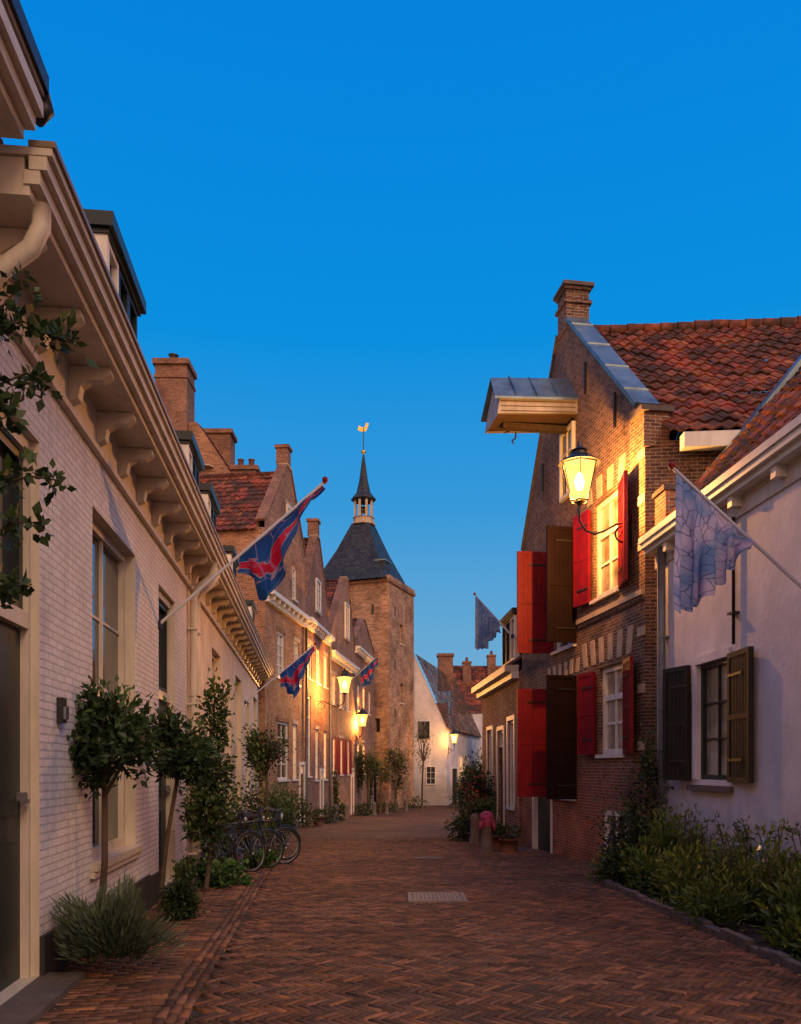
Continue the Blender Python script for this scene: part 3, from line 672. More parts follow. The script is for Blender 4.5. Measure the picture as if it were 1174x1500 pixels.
shutter(x,hinge(18.9),dirr(88,1),.92,3.4,.84,m_red)
shutter(x,hinge(15.25),dirr(16,-1),4.92,6.85,.78,m_red)
shutter(x,hinge(15.05),dirr(14,-1),1.85,3.55,.72,m_red)
shutter(x,hinge(16.55,.05),dirr(12,1),4.92,6.8,.56,m_red)
shutter(x,hinge(16.3,.05),dirr(12,1),1.85,3.5,.56,m_red)
x.build()
x=MB('roof',BH)
for ue,ze in ((0,7.4),(LB,7.0)):
    O=Vector(FB.p(ue+(-.25 if ue==0 else .1),-.0,ze-.1)); Tt=Vector(FB.p(up,0,zp-.05)); off=Vector(rd)*.28
    tiles(x,O+off,rd,tuple(Tt-O),8.8,(Tt-O).length,m_tile,.26,.34,.055)
a=Vector(rp_(up,.3,zp+.02)); b=Vector(rp_(up,9,zp+.02))
for i in range(24):
    p=a.lerp(b,i/24); q=a.lerp(b,(i+1.08)/24); j=Vector((0,0,U(-.015,.02))); x.tube([p+j,q+j],[.13,.11],m_tile,8)
e0=Vector(rp_(-.25,.5,7.25)); e1=Vector(rp_(-.25,8.6,7.25))
x.box8([tuple(e0+Vector((0,-.12,-.25))),tuple(e1+Vector((0,-.12,-.25))),tuple(e1+Vector((0,.1,-.25))),tuple(e0+Vector((0,.1,-.25))),tuple(e0+Vector((0,-.12,.0))),tuple(e1+Vector((0,-.12,.0))),tuple(e1+Vector((0,.1,.0))),tuple(e0+Vector((0,.1,.0)))],m_white)
x.build()
x=MB('hoist_hood',BH)
uc=UU(17.9)
for s in (-1,1):
    u=uc+s*.5
    x.box8([FB.p(u-.03,0,9.12),FB.p(u-.03,1.75,9.0),FB.p(u+.03,1.75,9.0),FB.p(u+.03,0,9.12),FB.p(u-.03,0,9.42),FB.p(u-.03,1.7,9.34),FB.p(u+.03,1.7,9.34),FB.p(u+.03,0,9.42)],m_hood)
    for k in (9.1,9.2,9.3): x.tube([FB.p(u+s*.035,.05,k+.03),FB.p(u+s*.035,1.68,k-.04)],.008,m_soff,4)
x.box8([FB.p(uc-.47,0,9.14),FB.p(uc-.47,1.72,9.02),FB.p(uc+.47,1.72,9.02),FB.p(uc+.47,0,9.14),FB.p(uc-.47,0,9.2),FB.p(uc-.47,1.72,9.08),FB.p(uc+.47,1.72,9.08),FB.p(uc+.47,0,9.2)],m_soff)
x.poly([FB.p(uc-.5,1.74,8.98),FB.p(uc+.5,1.74,8.98),FB.p(uc+.5,1.71,9.34),FB.p(uc,1.66,9.95),FB.p(uc-.5,1.71,9.34)],m_hood)
for s in (-1,1):
    x.box8([FB.p(uc+s*.6,-.05,9.36),FB.p(uc+s*.6,1.82,9.28),FB.p(uc,1.76,9.94),FB.p(uc,-.05,10.05),FB.p(uc+s*.6,-.05,9.41),FB.p(uc+s*.6,1.82,9.33),FB.p(uc,1.76,9.99),FB.p(uc,-.05,10.10)],m_lead)
    for k in (.45,.9,1.35): x.tube([FB.p(uc+s*.6,k,9.41),FB.p(uc,k,10.05)],.018,m_lead,6)
FB.box(x,uc-.08,uc+.08,.05,1.5,8.9,9.02,m_wood); x.tube([FB.p(uc,1.2,8.9),FB.p(uc,1.2,8.72),FB.p(uc,1.28,8.66),FB.p(uc,1.25,8.6)],.02,m_black,6)
x.build()

# ------------------------------------------------------------ right white house
WH=E('white_plaster_house')
FW=Fr((5.287-.0706*13.7,13.7),(5.287-.0706*1.0,1.0),1)
if FW.o[0]>0: FW.o=(-FW.o[0],-FW.o[1])
WU=lambda d:FW.u(d); x=MB('walls',WH); zE=5.38
ow=(WU(12.2),WU(11.17),1.42,3.12); ow2=(WU(7.5),WU(6.5),1.4,3.1)
wall(FW,x,0,FW.L,-1,zE-.1,[ow,ow2],m_rplaster,.15)
rf=2.9; zR=zE+rf*1.19
bk=2*rf
x.poly([FW.p(0,0,-1),FW.p(0,-bk,-1),FW.p(0,-bk,zE),FW.p(0,-rf,zR),FW.p(0,0,zE)],m_rplaster)
x.poly([FW.p(FW.L,0,-1),FW.p(FW.L,-bk,-1),FW.p(FW.L,-bk,zE),FW.p(FW.L,-rf,zR),FW.p(FW.L,0,zE)],m_rplaster)
FW.box(x,0,.18,.002,.03,-1,zE-.35,m_trim)
for a in (ow,):
    FW.box(x,a[0]-.12,a[0],.002,.035,a[2]-.0,a[3]+.12,m_rplaster); FW.box(x,a[1],a[1]+.02,.002,.035,a[2],a[3]+.12,m_rplaster); FW.box(x,a[0],a[1],.002,.035,a[3],a[3]+.12,m_rplaster)
FW.box(x,ow[0]-.2,ow[1]+.1,.001,.09,ow[2]-.16,ow[2]-.08,m_stone)
x.build()
x=MB('windows',WH); window(FW,x,*ow,w=-.13,cols=2,rows=3,fm=m_dgreen,gm=m_curt,sill=False); window(FW,x,*ow2,w=-.13,fm=m_dgreen,sill=False); x.build()
x=MB('shutters',WH)
def wd(deg,s): a=math.radians(deg); return (FW.t[0]*s*math.cos(a)+FW.o[0]*math.sin(a),FW.t[1]*s*math.cos(a)+FW.o[1]*math.sin(a))
p=FW.p(ow[1]+.03,.05,0); shutter(x,(p[0],p[1]),wd(5,1),1.40,3.14,.72,m_brownsh)
p=FW.p(ow[0]-.03-.12,.05,0); shutter(x,(p[0],p[1]),wd(14,-1),1.40,3.14,.6,m_brownsh)
x.build()
x=MB('cornice',WH)
FW.box(x,-.1,FW.L,.0,.03,zE-.45,zE-.2,m_trim); FW.box(x,-.12,FW.L,.0,.2,zE-.2,zE-.12,m_white); FW.box(x,-.14,FW.L,-.05,.27,zE-.12,zE-.03,m_white); FW.box(x,-.14,FW.L,.13,.3,zE-.03,zE+.07,m_white)
k=.6
while k<FW.L-.3: FW.box(x,k,k+.12,.03,.17,zE-.34,zE-.2,m_white); k+=1.1
x.build()
x=MB('roof',WH)
vd=tuple(a-b for a,b in zip(FW.p(0,-rf,zR),FW.p(0,.2,zE-.2+.2)))
tiles(x,FW.p(.35,.18,zE+.02),(FW.t[0],FW.t[1],0),vd,FW.L-.4,math.hypot(rf+.2,zR-zE),m_tile,.26,.34,.05)
x.poly([FW.p(0,-rf,zR),FW.p(FW.L,-rf,zR),FW.p(FW.L,-bk-.2,zE),FW.p(0,-bk-.2,zE)],m_tile)
x.box8([FW.p(-.1,.0,zE+.1),FW.p(.32,.0,zE+.1),FW.p(.32,-rf,zR+.1),FW.p(-.1,-rf,zR+.1),FW.p(-.1,-.06,zE+.27),FW.p(.32,-.06,zE+.27),FW.p(.32,-rf,zR+.27),FW.p(-.1,-rf,zR+.27)],m_lead)
FW.box(x,-.12,.34,-.42,.02,zE+.02,zE+.75,m_chimbrick); FW.box(x,-.15,.37,-.46,.06,zE+.75,zE+.83,m_stone)
x.build()
pipe(WH,FW,13.33,5.25,-.3,m_galv,w=.1,r=.065,neck=False)
pipe(WH,FW,10.98,4.95,3.25,m_black,w=.05,r=.022,neck=False)

# ------------------------------------------------------------ low house on the right, further on
LH=E('low_brick_house'); FR_=Fr((3.12,21.6),(2.80,28),-1)
if FR_.o[0]>0: FR_.o=(-FR_.o[0],-FR_.o[1])
x=MB('walls',LH); wi=MB('windows',LH); L=FR_.L
ops=[(.6,1.5,.5,2.9),(2.2,3.2,-.55,2.7),(4.2,5.2,.4,2.8)]
wall(FR_,x,0,L,-3,4.1,ops,m_rowbrick2,.15)
x.poly([FR_.p(L,0,-3),FR_.p(L,-7,-3),FR_.p(L,-7,4.1),FR_.p(L,-3.5,7.2),FR_.p(L,0,4.1)],m_rowbrick2)
x.poly([FR_.p(0,0,-3),FR_.p(0,-7,-3),FR_.p(0,-7,4.1),FR_.p(0,-3.5,7.2),FR_.p(0,0,4.1)],m_rowbrick2)
for i in (0,2): window(FR_,wi,*ops[i],w=-.12,cols=2,rows=4)
o=ops[1]; FR_.box(wi,o[0],o[1],-.15,-.09,o[2],o[3]-.5,m_dgreen); window(FR_,wi,o[0],o[1],o[3]-.5,o[3],w=-.12,rows=1,sill=False)
for o in ops: FR_.box(wi,o[0]-.12,o[0]-.001,.002,.04,o[2],o[3]+.12,m_white); FR_.box(wi,o[1]+.001,o[1]+.12,.002,.04,o[2],o[3]+.12,m_white); FR_.box(wi,o[0],o[1],.002,.04,o[3]+.001,o[3]+.12,m_white)
x.build(); wi.build(); x=MB('cornice',LH); FR_.box(x,0,L,.0,.2,3.95,4.12,m_white); FR_.box(x,0,L,.0,.38,4.12,4.3,m_trim); x.build()
x=MB('roof',LH); vd=tuple(a-b for a,b in zip(FR_.p(0,-3.5,7.2),FR_.p(0,.1,4.2))); tiles(x,FR_.p(0,.2,4.25),(FR_.t[0],FR_.t[1],0),vd,L,4.8,m_tile,.28,.36,seg=4); x.poly([FR_.p(0,-3.5,7.3),FR_.p(L,-3.5,7.3),FR_.p(L,-7.2,4.1),FR_.p(0,-7.2,4.1)],m_tile); x.build()
dormer(LH,FR_,22.6,24.6,zt=6.0,w=-.1,zb=4.3)

# ------------------------------------------------------------ lanterns
def wall_lantern(pos,wallp,s=1.0,power=120,big=True):
    H=E('wall_lantern'); x=MB('lantern_frame',H); p=Vector(pos)
    def ring(r,z): return [(p.x+r*math.cos(a),p.y+r*math.sin(a),p.z+z) for a in [i*math.pi/3+.35 for i in range(6)]]
    tp=ring(.34*s,.34*s); bt=ring(.17*s,-.36*s)
    for i in range(6):
        x.tube([bt[i],tp[i]],.010*s,m_black,6)
        j=(i+1)%6
        x.tube([tp[i],tp[j]],.020*s,m_black,6); x.tube([bt[i],bt[j]],.016*s,m_black,6)
    x.lathe(pos,[(.40*s,.34*s),(.38*s,.37*s),(.17*s,.50*s),(.15*s,.56*s),(.18*s,.58*s),(.05*s,.66*s),(.03*s,.76*s)],m_black,12,.35,sm=False)
    x.lathe(pos,[(.03*s,-.62*s),(.05*s,-.5*s),(.03*s,-.46*s),(.07*s,-.40*s),(.12*s,-.37*s)],m_black,12)
    w=Vector(wallp); b=p+Vector((0,0,-.60*s))
    d=w-b; d.z=0; L=d.length; dn=d.normalized()
    pts=[b,b+Vector((0,0,-.12*s))]
    for t,z in ((.12,-.30),(.3,-.36),(.5,-.28),(.7,-.16),(.85,-.12),(1,-.14)): pts.append(b+dn*L*t+Vector((0,0,z*s)))
    x.tube(pts,.022*s,m_black,8)
    rc=b+dn*(L-.17*s)+Vector((0,0,-.34*s))
    x.tube([rc+dn*math.cos(a)*.15*s+Vector((0,0,math.sin(a)*.15*s)) for a in [i*2*math.pi/18 for i in range(16)]],.018*s,m_black,6)
    wp=b+dn*L; x.tube([wp+Vector((0,0,.05*s)),wp+Vector((0,0,-.62*s))],.025*s,m_black,6)
    x.build()
    g=MB('lantern_glass',H)
    tp=ring(.325*s,.33*s); bt=ring(.16*s,-.35*s)
    for i in range(6): j=(i+1)%6; g.poly([bt[i],bt[j],tp[j],tp[i]],m_lglass)
    g.lathe(pos,[(.02*s,-.16*s),(.07*s,-.1*s),(.09*s,.02*s),(.06*s,.12*s),(.02*s,.18*s)],m_bulb,10); g.build()
    l=bpy.data.lights.new('lantern_light','POINT'); l.energy=power; l.color=(1,.40,.08); l.shadow_soft_size=.05*s
    o=bpy.data.objects.new('lantern_light',l); scene.collection.objects.link(o); o.location=p+Vector((0,0,-.22*s)); o.parent=H
wp=FB.p(UU(14.75),0,5.9)
wall_lantern((3.19,14.6,6.68),wp,.95,1500)
wall_lantern((-2.65,38.8,5.5),(-3.95,39.0,5.3),1.05,2600)
wall_lantern((-2.35,50.5,4.5),(-2.75,51.0,4.4),1.05,2000)
wall_lantern((4.3,65.5,3.9),(3.9,66.4,3.9),1.05,420)

# ------------------------------------------------------------ flags
def flagmat(name,kind):
    t=NT(name,.8,.2); uv=t.n.new('ShaderNodeTexCoord').outputs['UV']
    if kind=='blue':
        s=t.N('ShaderNodeSeparateXYZ',None,{0:uv}); nz=t.N('ShaderNodeTexNoise',None,{'Vector':uv,'Scale':4.0,'Detail':3}).outputs[0]
        v=t.math('ADD',s.outputs[1],t.math('MULTIPLY',t.math('SUBTRACT',nz,.5),.9))
        c=t.ramp(v,[(.0,(.01,.05,.22)),(.33,(.01,.07,.28)),(.36,(.25,.28,.45)),(.385,(.42,.01,.04)),(.60,(.38,.012,.05)),(.63,(.3,.32,.45)),(.66,(.01,.07,.26))])
        w=t.N('ShaderNodeTexVoronoi',{'feature':'DISTANCE_TO_EDGE'},{'Vector':uv,'Scale':4.0}).outputs[0]
        c=t.mix(t.ramp(w,[(.012,g3(.5)),(.03,g3(0))]),c,(.3,.2,.4))
    else:
        w=t.N('ShaderNodeTexVoronoi',{'feature':'DISTANCE_TO_EDGE'},{'Vector':uv,'Scale':9.0}).outputs[0]
        nz=t.N('ShaderNodeTexNoise',None,{'Vector':uv,'Scale':2.5,'Detail':3}).outputs[0]
        b=t.ramp(nz,[(.38,(.10,.20,.46)),(.62,(.42,.40,.62))]) if kind=='lilac' else t.ramp(nz,[(.35,(.10,.20,.36)),(.65,(.28,.38,.52))])
        c=t.mix(t.ramp(w,[(.01,g3(.85)),(.04,g3(0))]),b,(.02,.05,.18))
    t.col(c)
    tr=t.N('ShaderNodeBsdfTranslucent',None,{'Color':c}); mx=t.N('ShaderNodeMixShader',None,{0:.35,1:t.b.outputs[0],2:tr.outputs[0]}); t.t.links.new(mx.outputs[0],t.n['Material Output'].inputs[0])
    return t.m
fm1,fm2,fm3=flagmat('blue_red_flag','blue'),flagmat('lilac_flag','lilac'),flagmat('grey_flag','grey')
def flag(base,tip,s0,prof,drift,mat,r=.018,fold=.05,nf=4.):
    H=E('flag'); b,t=Vector(base),Vector(tip); x=MB('pole',H); x.tube([b,t],[r*1.2,r],m_pole,8)
    d=(t-b).normalized(); x.lathe(tuple(t),[(.01,-.03),(.035,0),(.035,.04),(.01,.06)],m_red,10)
    x.lathe(tuple(b),[(.05,-.05),(.05,.05)],m_black,8); x.build()
    ns,nt=50,30; V=[];UVs=[]
    side=Vector((-d.y,d.x,0)).normalized()
    for i in range(ns+1):
        s=i/ns
        for k in range(len(prof)-1):
            if prof[k][0]<=s<=prof[k+1][0]:
                f=(s-prof[k][0])/(prof[k+1][0]-prof[k][0]+1e-9); f=f*f*(3-2*f)*.5+f*.5; Lh=prof[k][1]+(prof[k+1][1]-prof[k][1])*f; break
        P=t.lerp(b,s0[0]+(s0[1]-s0[0])*s)
        for j in range(nt+1):
            q=j/nt
            off=side*(fold*math.sin(s*nf*math.pi*1.7+q*1.5)*q**.7+fold*.4*math.sin(s*17+q*6)*q)+d*(fold*.6*math.cos(s*nf*2.6*math.pi+1)*q)
            V.append(P+Vector((0,0,-Lh*q))+Vector(drift)*q*Lh*(.4+s)+off); UVs.append((s,q))
    F=[(i*(nt+1)+j,i*(nt+1)+j+1,(i+1)*(nt+1)+j+1,(i+1)*(nt+1)+j) for i in range(ns) for j in range(nt)]
    me=bpy.data.meshes.new('cloth'); me.from_pydata(V,[],F); me.materials.append(mat); uvl=me.uv_layers.new(name='UVMap')
    for lp in me.loops: uvl.data[lp.index].uv=UVs[lp.vertex_index]
    for p in me.polygons: p.use_smooth=True
    o=bpy.data.objects.new('cloth',me); scene.collection.objects.link(o); o.parent=H
flag(FL.p(FL.u(10.7),.0,3.46),(-.92,10.0,5.09),(.02,.50),[(0,.05),(.3,.20),(.5,.62),(.75,.82),(1,.22)],(.1,0,0),fm1,fold=.08)
flag(FL.p(FL.u(24.0),.0,3.5),(-2.5,24.0,5.2),(.02,.50),[(0,.15),(.3,.5),(.65,1.0),(1,.4)],(.1,0,0),fm1,fold=.09)
flag((-3.0,48,6.6),(-1.3,46.5,7.9),(.02,.6),[(0,.4),(.5,1.1),(1,.9)],(.1,0,0),fm1,fold=.1)
flag(FW.p(WU(9.2),.0,3.5),(2.98,9.0,4.9),(.03,.54),[(0,1.55),(.18,1.4),(.4,1.15),(.65,.75),(.85,.4),(1,.06)],(-.06,0,0),fm2,fold=.08,nf=5.)
flag(FR_.p(.9,.0,5.2),(2.08,23.0,6.45),(.02,.66),[(0,1.5),(.35,1.25),(.7,.7),(1,.3)],(.03,0,0),fm3,fold=.06)

# ------------------------------------------------------------ plants
def trunk(mb,pts,rs): mb.tube(pts,rs,m_wood,8)
def tree(name,base,top,crown,n,size,r=.03,cd=(.010,.024,.010),cl=(.075,.14,.04),asp=.55,limbs=7,sd=.17,clumps=22):
    H=E(name); x=MB('trunk',H); b=Vector(base);t=Vector(top)
    mid=b.lerp(t,.5)+Vector((U(-.04,.04),U(-.03,.03),0)); trunk(x,[b,b.lerp(mid,.5),mid,t],[r*1.25,r,r*.95,r*.8])
    for i in range(limbs):
        c=crown[i%len(crown)]; e=Vector((c[0]+U(-.7,.7)*c[3],c[1]+U(-.7,.7)*c[4],c[2]+U(-.3,.8)*c[5])); s=t.lerp(b,U(0,.12)); m=s.lerp(e,.5)+Vector((U(-.05,.05),U(-.05,.05),.04))
        trunk(x,[s,m,e],[r*.6,r*.4,r*.15])
    x.build(); foliage('leaves',H,crown,n,size,asp,cd,cl,clumps=clumps,sd=sd); return H
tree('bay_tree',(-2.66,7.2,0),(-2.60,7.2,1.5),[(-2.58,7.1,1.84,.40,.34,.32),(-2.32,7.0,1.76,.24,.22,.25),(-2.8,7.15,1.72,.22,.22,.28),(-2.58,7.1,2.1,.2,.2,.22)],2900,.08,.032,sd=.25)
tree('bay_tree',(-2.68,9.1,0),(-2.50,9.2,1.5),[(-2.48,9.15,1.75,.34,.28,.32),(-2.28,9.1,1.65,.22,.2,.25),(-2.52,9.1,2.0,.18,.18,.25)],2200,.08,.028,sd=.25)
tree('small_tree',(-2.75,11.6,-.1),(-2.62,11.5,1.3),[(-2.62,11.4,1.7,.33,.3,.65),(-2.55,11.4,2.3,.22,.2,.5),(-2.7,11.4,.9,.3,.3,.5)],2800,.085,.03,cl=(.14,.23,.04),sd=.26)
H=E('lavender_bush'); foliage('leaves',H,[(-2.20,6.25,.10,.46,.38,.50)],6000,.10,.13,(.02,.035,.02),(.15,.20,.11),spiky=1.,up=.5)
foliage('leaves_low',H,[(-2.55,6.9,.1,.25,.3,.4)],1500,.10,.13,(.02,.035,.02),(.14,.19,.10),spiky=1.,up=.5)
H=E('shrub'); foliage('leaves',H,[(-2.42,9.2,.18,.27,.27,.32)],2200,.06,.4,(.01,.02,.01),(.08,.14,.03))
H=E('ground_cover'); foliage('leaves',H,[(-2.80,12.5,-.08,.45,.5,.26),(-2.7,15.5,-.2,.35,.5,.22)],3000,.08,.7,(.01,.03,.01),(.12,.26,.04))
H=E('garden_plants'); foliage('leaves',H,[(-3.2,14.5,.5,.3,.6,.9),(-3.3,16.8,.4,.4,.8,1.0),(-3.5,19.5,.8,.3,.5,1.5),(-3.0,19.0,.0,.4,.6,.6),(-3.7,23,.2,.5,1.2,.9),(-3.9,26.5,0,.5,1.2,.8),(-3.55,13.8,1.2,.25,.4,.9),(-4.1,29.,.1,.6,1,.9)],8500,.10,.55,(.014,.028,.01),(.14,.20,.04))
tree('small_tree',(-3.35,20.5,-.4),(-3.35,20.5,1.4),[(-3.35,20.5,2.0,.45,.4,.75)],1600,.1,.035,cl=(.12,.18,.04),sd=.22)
H=E('climbing_rose'); x=MB('stems',H)
stem=[(-2.28,3.9,0),(-2.32,3.95,1.2),(-2.26,3.9,2.3),(-2.3,3.95,3.4),(-2.2,3.9,4.1)]; x.tube(stem,[.022,.018,.016,.013,.008],m_wood,6)
sprigs=[[(-2.25,3.9,3.0),(-2.0,3.95,3.70),(-1.85,4.0,3.78),(-1.68,4.0,3.70),(-1.58,4.0,3.66)],[(-2.25,3.95,3.0),(-2.0,4.0,3.45),(-1.85,4.05,3.55),(-1.72,4.05,3.5)],[(-2.3,3.95,2.3),(-2.0,4.0,2.98),(-1.8,4.0,3.02),(-1.66,4.0,3.0)],[(-2.28,3.9,2.2),(-2.05,4.,2.72),(-1.85,4.0,2.80),(-1.76,4.05,2.78)],[(-2.3,3.95,1.6),(-2.05,4.0,2.40),(-1.9,4.,2.5),(-1.84,4.0,2.52)],[(-2.0,3.95,3.72),(-1.92,4.0,3.88),(-1.84,4.,3.96)],[(-2.0,4.0,3.45),(-1.95,4.0,3.35),(-1.90,4.0,3.3)]]
bl=[]
for sp in sprigs:
    x.tube(sp,[.008]+[.006]*(len(sp)-2)+[.003],m_wood,6)
    for k in range(1,len(sp)):
        for q in range(3):
            f=(q+R())/3; p=[a+(b-a)*f for a,b in zip(sp[k-1],sp[k])]
            if p[0]>-2.08: bl.append((p[0]+U(-.03,.03),p[1]+U(-.05,.05),p[2]+U(-.05,.04),.055,.055,.05))
x.build(); foliage('leaves',H,bl,len(bl)*13,.066,.62,(.015,.035,.010),(.07,.12,.025),clumps=6,sd=.3)
H=E('flower_border'); bl=[]
for i in range(56):
    y=U(5.6,12.8); xx=U(3.3,4.7); hgt=.18+.26*R()+ (.22 if xx>3.9 else 0)
    bl.append((xx,y,G(y)+hgt*.6,U(.2,.38),U(.25,.45),hgt))
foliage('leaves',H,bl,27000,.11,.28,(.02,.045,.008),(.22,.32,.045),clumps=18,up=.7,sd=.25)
foliage('blossom',H,[(b[0],b[1],b[2]+.1,b[3],b[4],b[5]) for b in bl[::4]],240,.04,.9,(.4,.25,.06),(.6,.45,.2),clumps=10,up=.7,sd=.3)
x=MB('flower_stalks',H); hb_=[]
for i in range(70):
    y=U(6,12.6); xx=U(3.6,4.6); h=U(.5,1.1); z=G(y); x.tube([(xx,y,z),(xx+U(-.05,.05),y,z+h*.6),(xx+U(-.1,.1),y+U(-.1,.1),z+h)],.006,m_wood,5); hb_.append((x.v[-1][0],x.v[-1][1],z+h,.06,.06,.08)); hb_.append((xx,y,z+h*.55,.10,.10,.2))
x.build(); foliage('stalk_leaves',H,hb_,5200,.07,.35,(.04,.06,.01),(.22,.27,.06),clumps=6)
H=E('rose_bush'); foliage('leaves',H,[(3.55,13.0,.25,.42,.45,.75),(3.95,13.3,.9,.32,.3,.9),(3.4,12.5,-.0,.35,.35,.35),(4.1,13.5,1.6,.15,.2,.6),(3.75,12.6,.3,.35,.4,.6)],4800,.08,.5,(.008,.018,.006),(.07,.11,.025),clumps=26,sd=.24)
x=MB('stems',H)
for i in range(7): a=U(0,6); x.tube([(3.75,13.1,-.2),(3.75+.15*math.cos(a),13.1+.15*math.sin(a),.5),(3.75+.3*math.cos(a),13.2+.2*math.sin(a),1.2)],[.015,.012,.006],m_wood,6)
x.build()
x=MB('border_edging'); y=5.2
while y<12.5:
    l=U(.18,.24); x.box(3.08+U(-.015,.015),3.17+U(-.01,.01),y,y+l-.02,G(y)-.15,G(y)+U(.05,.10),m_stone); y+=l
x.build()
H=E('street_shrubs'); foliage('leaves',H,[(2.25,23.5,.1,.55,.8,.65),(2.4,25.5,.6,.5,.8,1.1),(2.45,27.5,.5,.6,.9,1.2),(1.75,24.0,-.25,.4,.5,.4)],6500,.11,.55,(.012,.024,.01),(.10,.15,.035),clumps=26)
foliage('blossom',H,[(2.3,24.8,.6,.5,.8,.9)],260,.08,.8,(.3,.03,.04),(.5,.08,.08),clumps=20)
for bx,by,h,s in ((-2.0,50,1.2,.8),(-1.35,55,.8,.6),(-.35,58,1.5,.75)):
    tree('pollard_tree',(bx,by,-1.4),(bx+U(-.1,.1),by,h),[(bx,by,h+.5,s,.6,s*.9),(bx+.4,by,h+.1,s*.6,.4,s*.6),(bx-.4,by,h+1.0,s*.5,.4,s*.5)],700,.17,.08,cl=(.15,.17,.035),limbs=8,sd=.28)
tree('slender_tree',(1.6,61,-1.47),(1.7,61,2.2),[(1.7,61,3.2,.8,.6,2.0)],380,.14,.07,cl=(.13,.15,.04),limbs=14)
H=E('far_shrubs'); foliage('leaves',H,[(-2.2,50,-1,.6,2,.5),(-1.3,56,-1.2,1.5,1,.5),(1.2,62,-1.2,.8,1,.5),(4.9,62,-.4,1.0,2,1.6),(5.8,60,.5,1.2,2,2.6),(-3.0,40,-.7,.4,1.2,.6),(-3.3,37,-.6,.4,.8,.5),(-3.9,33,-.4,.5,1.2,.6)],7000,.16,.55,(.018,.026,.01),(.12,.14,.035),clumps=26)
H=E('wall_climbers'); foliage('leaves',H,[(-2.55,51.2,1.2,.2,.8,1.5),(-2.1,55.4,1.0,.2,.9,1.6),(-3.45,43.5,.4,.15,.5,1.4),(-.2,60.2,1.5,.4,.3,1.8)],2600,.17,.6,(.02,.03,.01),(.15,.16,.035),clumps=24)

# ------------------------------------------------------------ small furniture
def bollard(px,py,h=.85,r=.14,m=m_stone):
    x=MB('stone_bollard'); x.lathe((px,py,G(py)-.02),[(r*1.15,0),(r*1.1,.1),(r,.14),(r*.85,h*.75),(r*.95,h*.8),(r*.9,h*.9),(r*.5,h*.98),(.02,h)],m,14); return x
for px_,py_ in ((2.25,20.6),(-3.05,38.5),(-2.9,43.5),(-1.6,49.5),(-.9,53),(-.3,57),(.4,58),(2.05,22.6)): bollard(px_,py_).build()
bollard(2.02,19.2,.95,.15).build()
x=MB('pink_scarf'); cx,cy=2.02,19.2; z0=G(cy)
x.lathe((cx,cy,z0),[(.15,.62),(.17,.66),(.19,.74),(.16,.80),(.17,.88),(.11,.94),(.04,.97)],m_pink,14)
for sx in (-1,1): x.tube([(cx+sx*.09,cy-.12,z0+.80),(cx+sx*.15,cy-.16,z0+.68),(cx+sx*.17,cy-.16,z0+.52)],[.045,.06,.03],m_pink,8)
x.build()
def pot(px,py,r,h):
    H=E('planter_pot'); x=MB('pot',H); x.lathe((px,py,G(py)),[(r*.75,0),(r,h*.85),(r*1.08,h*.86),(r*1.08,h),(r*.95,h),(r*.93,h*.9),(.02,h*.9)],m_pot,16); x.build()
    foliage('leaves',H,[(px,py,G(py)+h+.12,r*1.2,r*1.2,.25)],300,.08,.5)
pot(2.55,19.3,.22,.32); pot(2.35,20.3,.2,.35); pot(-3.4,34,.25,.4)
x=MB('drain_grate'); gx0,gx1,gy0,gy1=.10,.86,10.45,11.35
m_steel2=plain('cast_iron',(.22,.18,.14),.65,.3,10,.3)
def gb(a,b,c,d,h=.012): x.box8([(a,c,G(c)-.03),(b,c,G(c)-.03),(b,d,G(d)-.03),(a,d,G(d)-.03),(a,c,G(c)+h),(b,c,G(c)+h),(b,d,G(d)+h),(a,d,G(d)+h)],m_steel2)
x.poly([(gx0,gy0,G(gy0)+.016),(gx1,gy0,G(gy0)+.016),(gx1,gy1,G(gy1)+.016),(gx0,gy1,G(gy1)+.016)],m_plinth)
gb(gx0,gx1,gy0,gy0+.05,.034);gb(gx0,gx1,gy1-.05,gy1,.034);gb(gx0,gx0+.04,gy0+.05,gy1-.05,.034);gb(gx1-.04,gx1,gy0+.05,gy1-.05,.034)
for i in range(1,13): a=gx0+.04+i*(gx1-gx0-.08)/13; gb(a-.017,a+.017,gy0+.05,gy1-.05,.030)
for i in range(1,6): a=gy0+i*(gy1-gy0)/6; gb(gx0+.04,gx1-.04,a-.035,a+.035,.027)
x.build()
x=MB('manhole_cover'); x.poly([(.3,17.2,G(17.2)+.018),(.9,17.2,G(17.2)+.018),(.9,17.8,G(17.8)+.018),(.3,17.8,G(17.8)+.018)],m_stone); x.build()
LV=[]
for i in range(420):
    y=U(3.2,22); e=U(0,1)
    xx=(GL(y)-U(-.3,1.0)) if e<.5 else ((3.1-abs(random.gauss(0,.35))) if y<12.6 else RW(y)-.1-abs(random.gauss(0,.3)))
    LV.append((xx,y,G(y)+.018))
LV=np.array(LV); N=len(LV); a=rng.uniform(0,6.28,N); L=rng.uniform(.012,.035,N); V=np.zeros((N,4,3))
for j,(s,w_) in enumerate(((-1,0),(0,.5),(1,0),(0,-.5))):
    V[:,j,0]=LV[:,0]+L*(s*np.cos(a)-w_*np.sin(a)); V[:,j,1]=LV[:,1]+L*(s*np.sin(a)+w_*np.cos(a)); V[:,j,2]=LV[:,2]+rng.uniform(0,.012,N)
np_mesh('fallen_leaves',V.reshape(-1,3),np.arange(N*4).reshape(N,4),rng.uniform(.4,1.2,(N,1))*np.array((.22,.16,.05)),m_leaf)
H=E('garden_lantern'); x=MB('body',H); gx,gy=4.05,9.1; gz0=G(gy)
x.tube([(gx,gy,gz0),(gx,gy,gz0+.62)],.012,m_black,6); x.lathe((gx,gy,gz0+.62),[(.08,0),(.08,.02)],m_black,6)
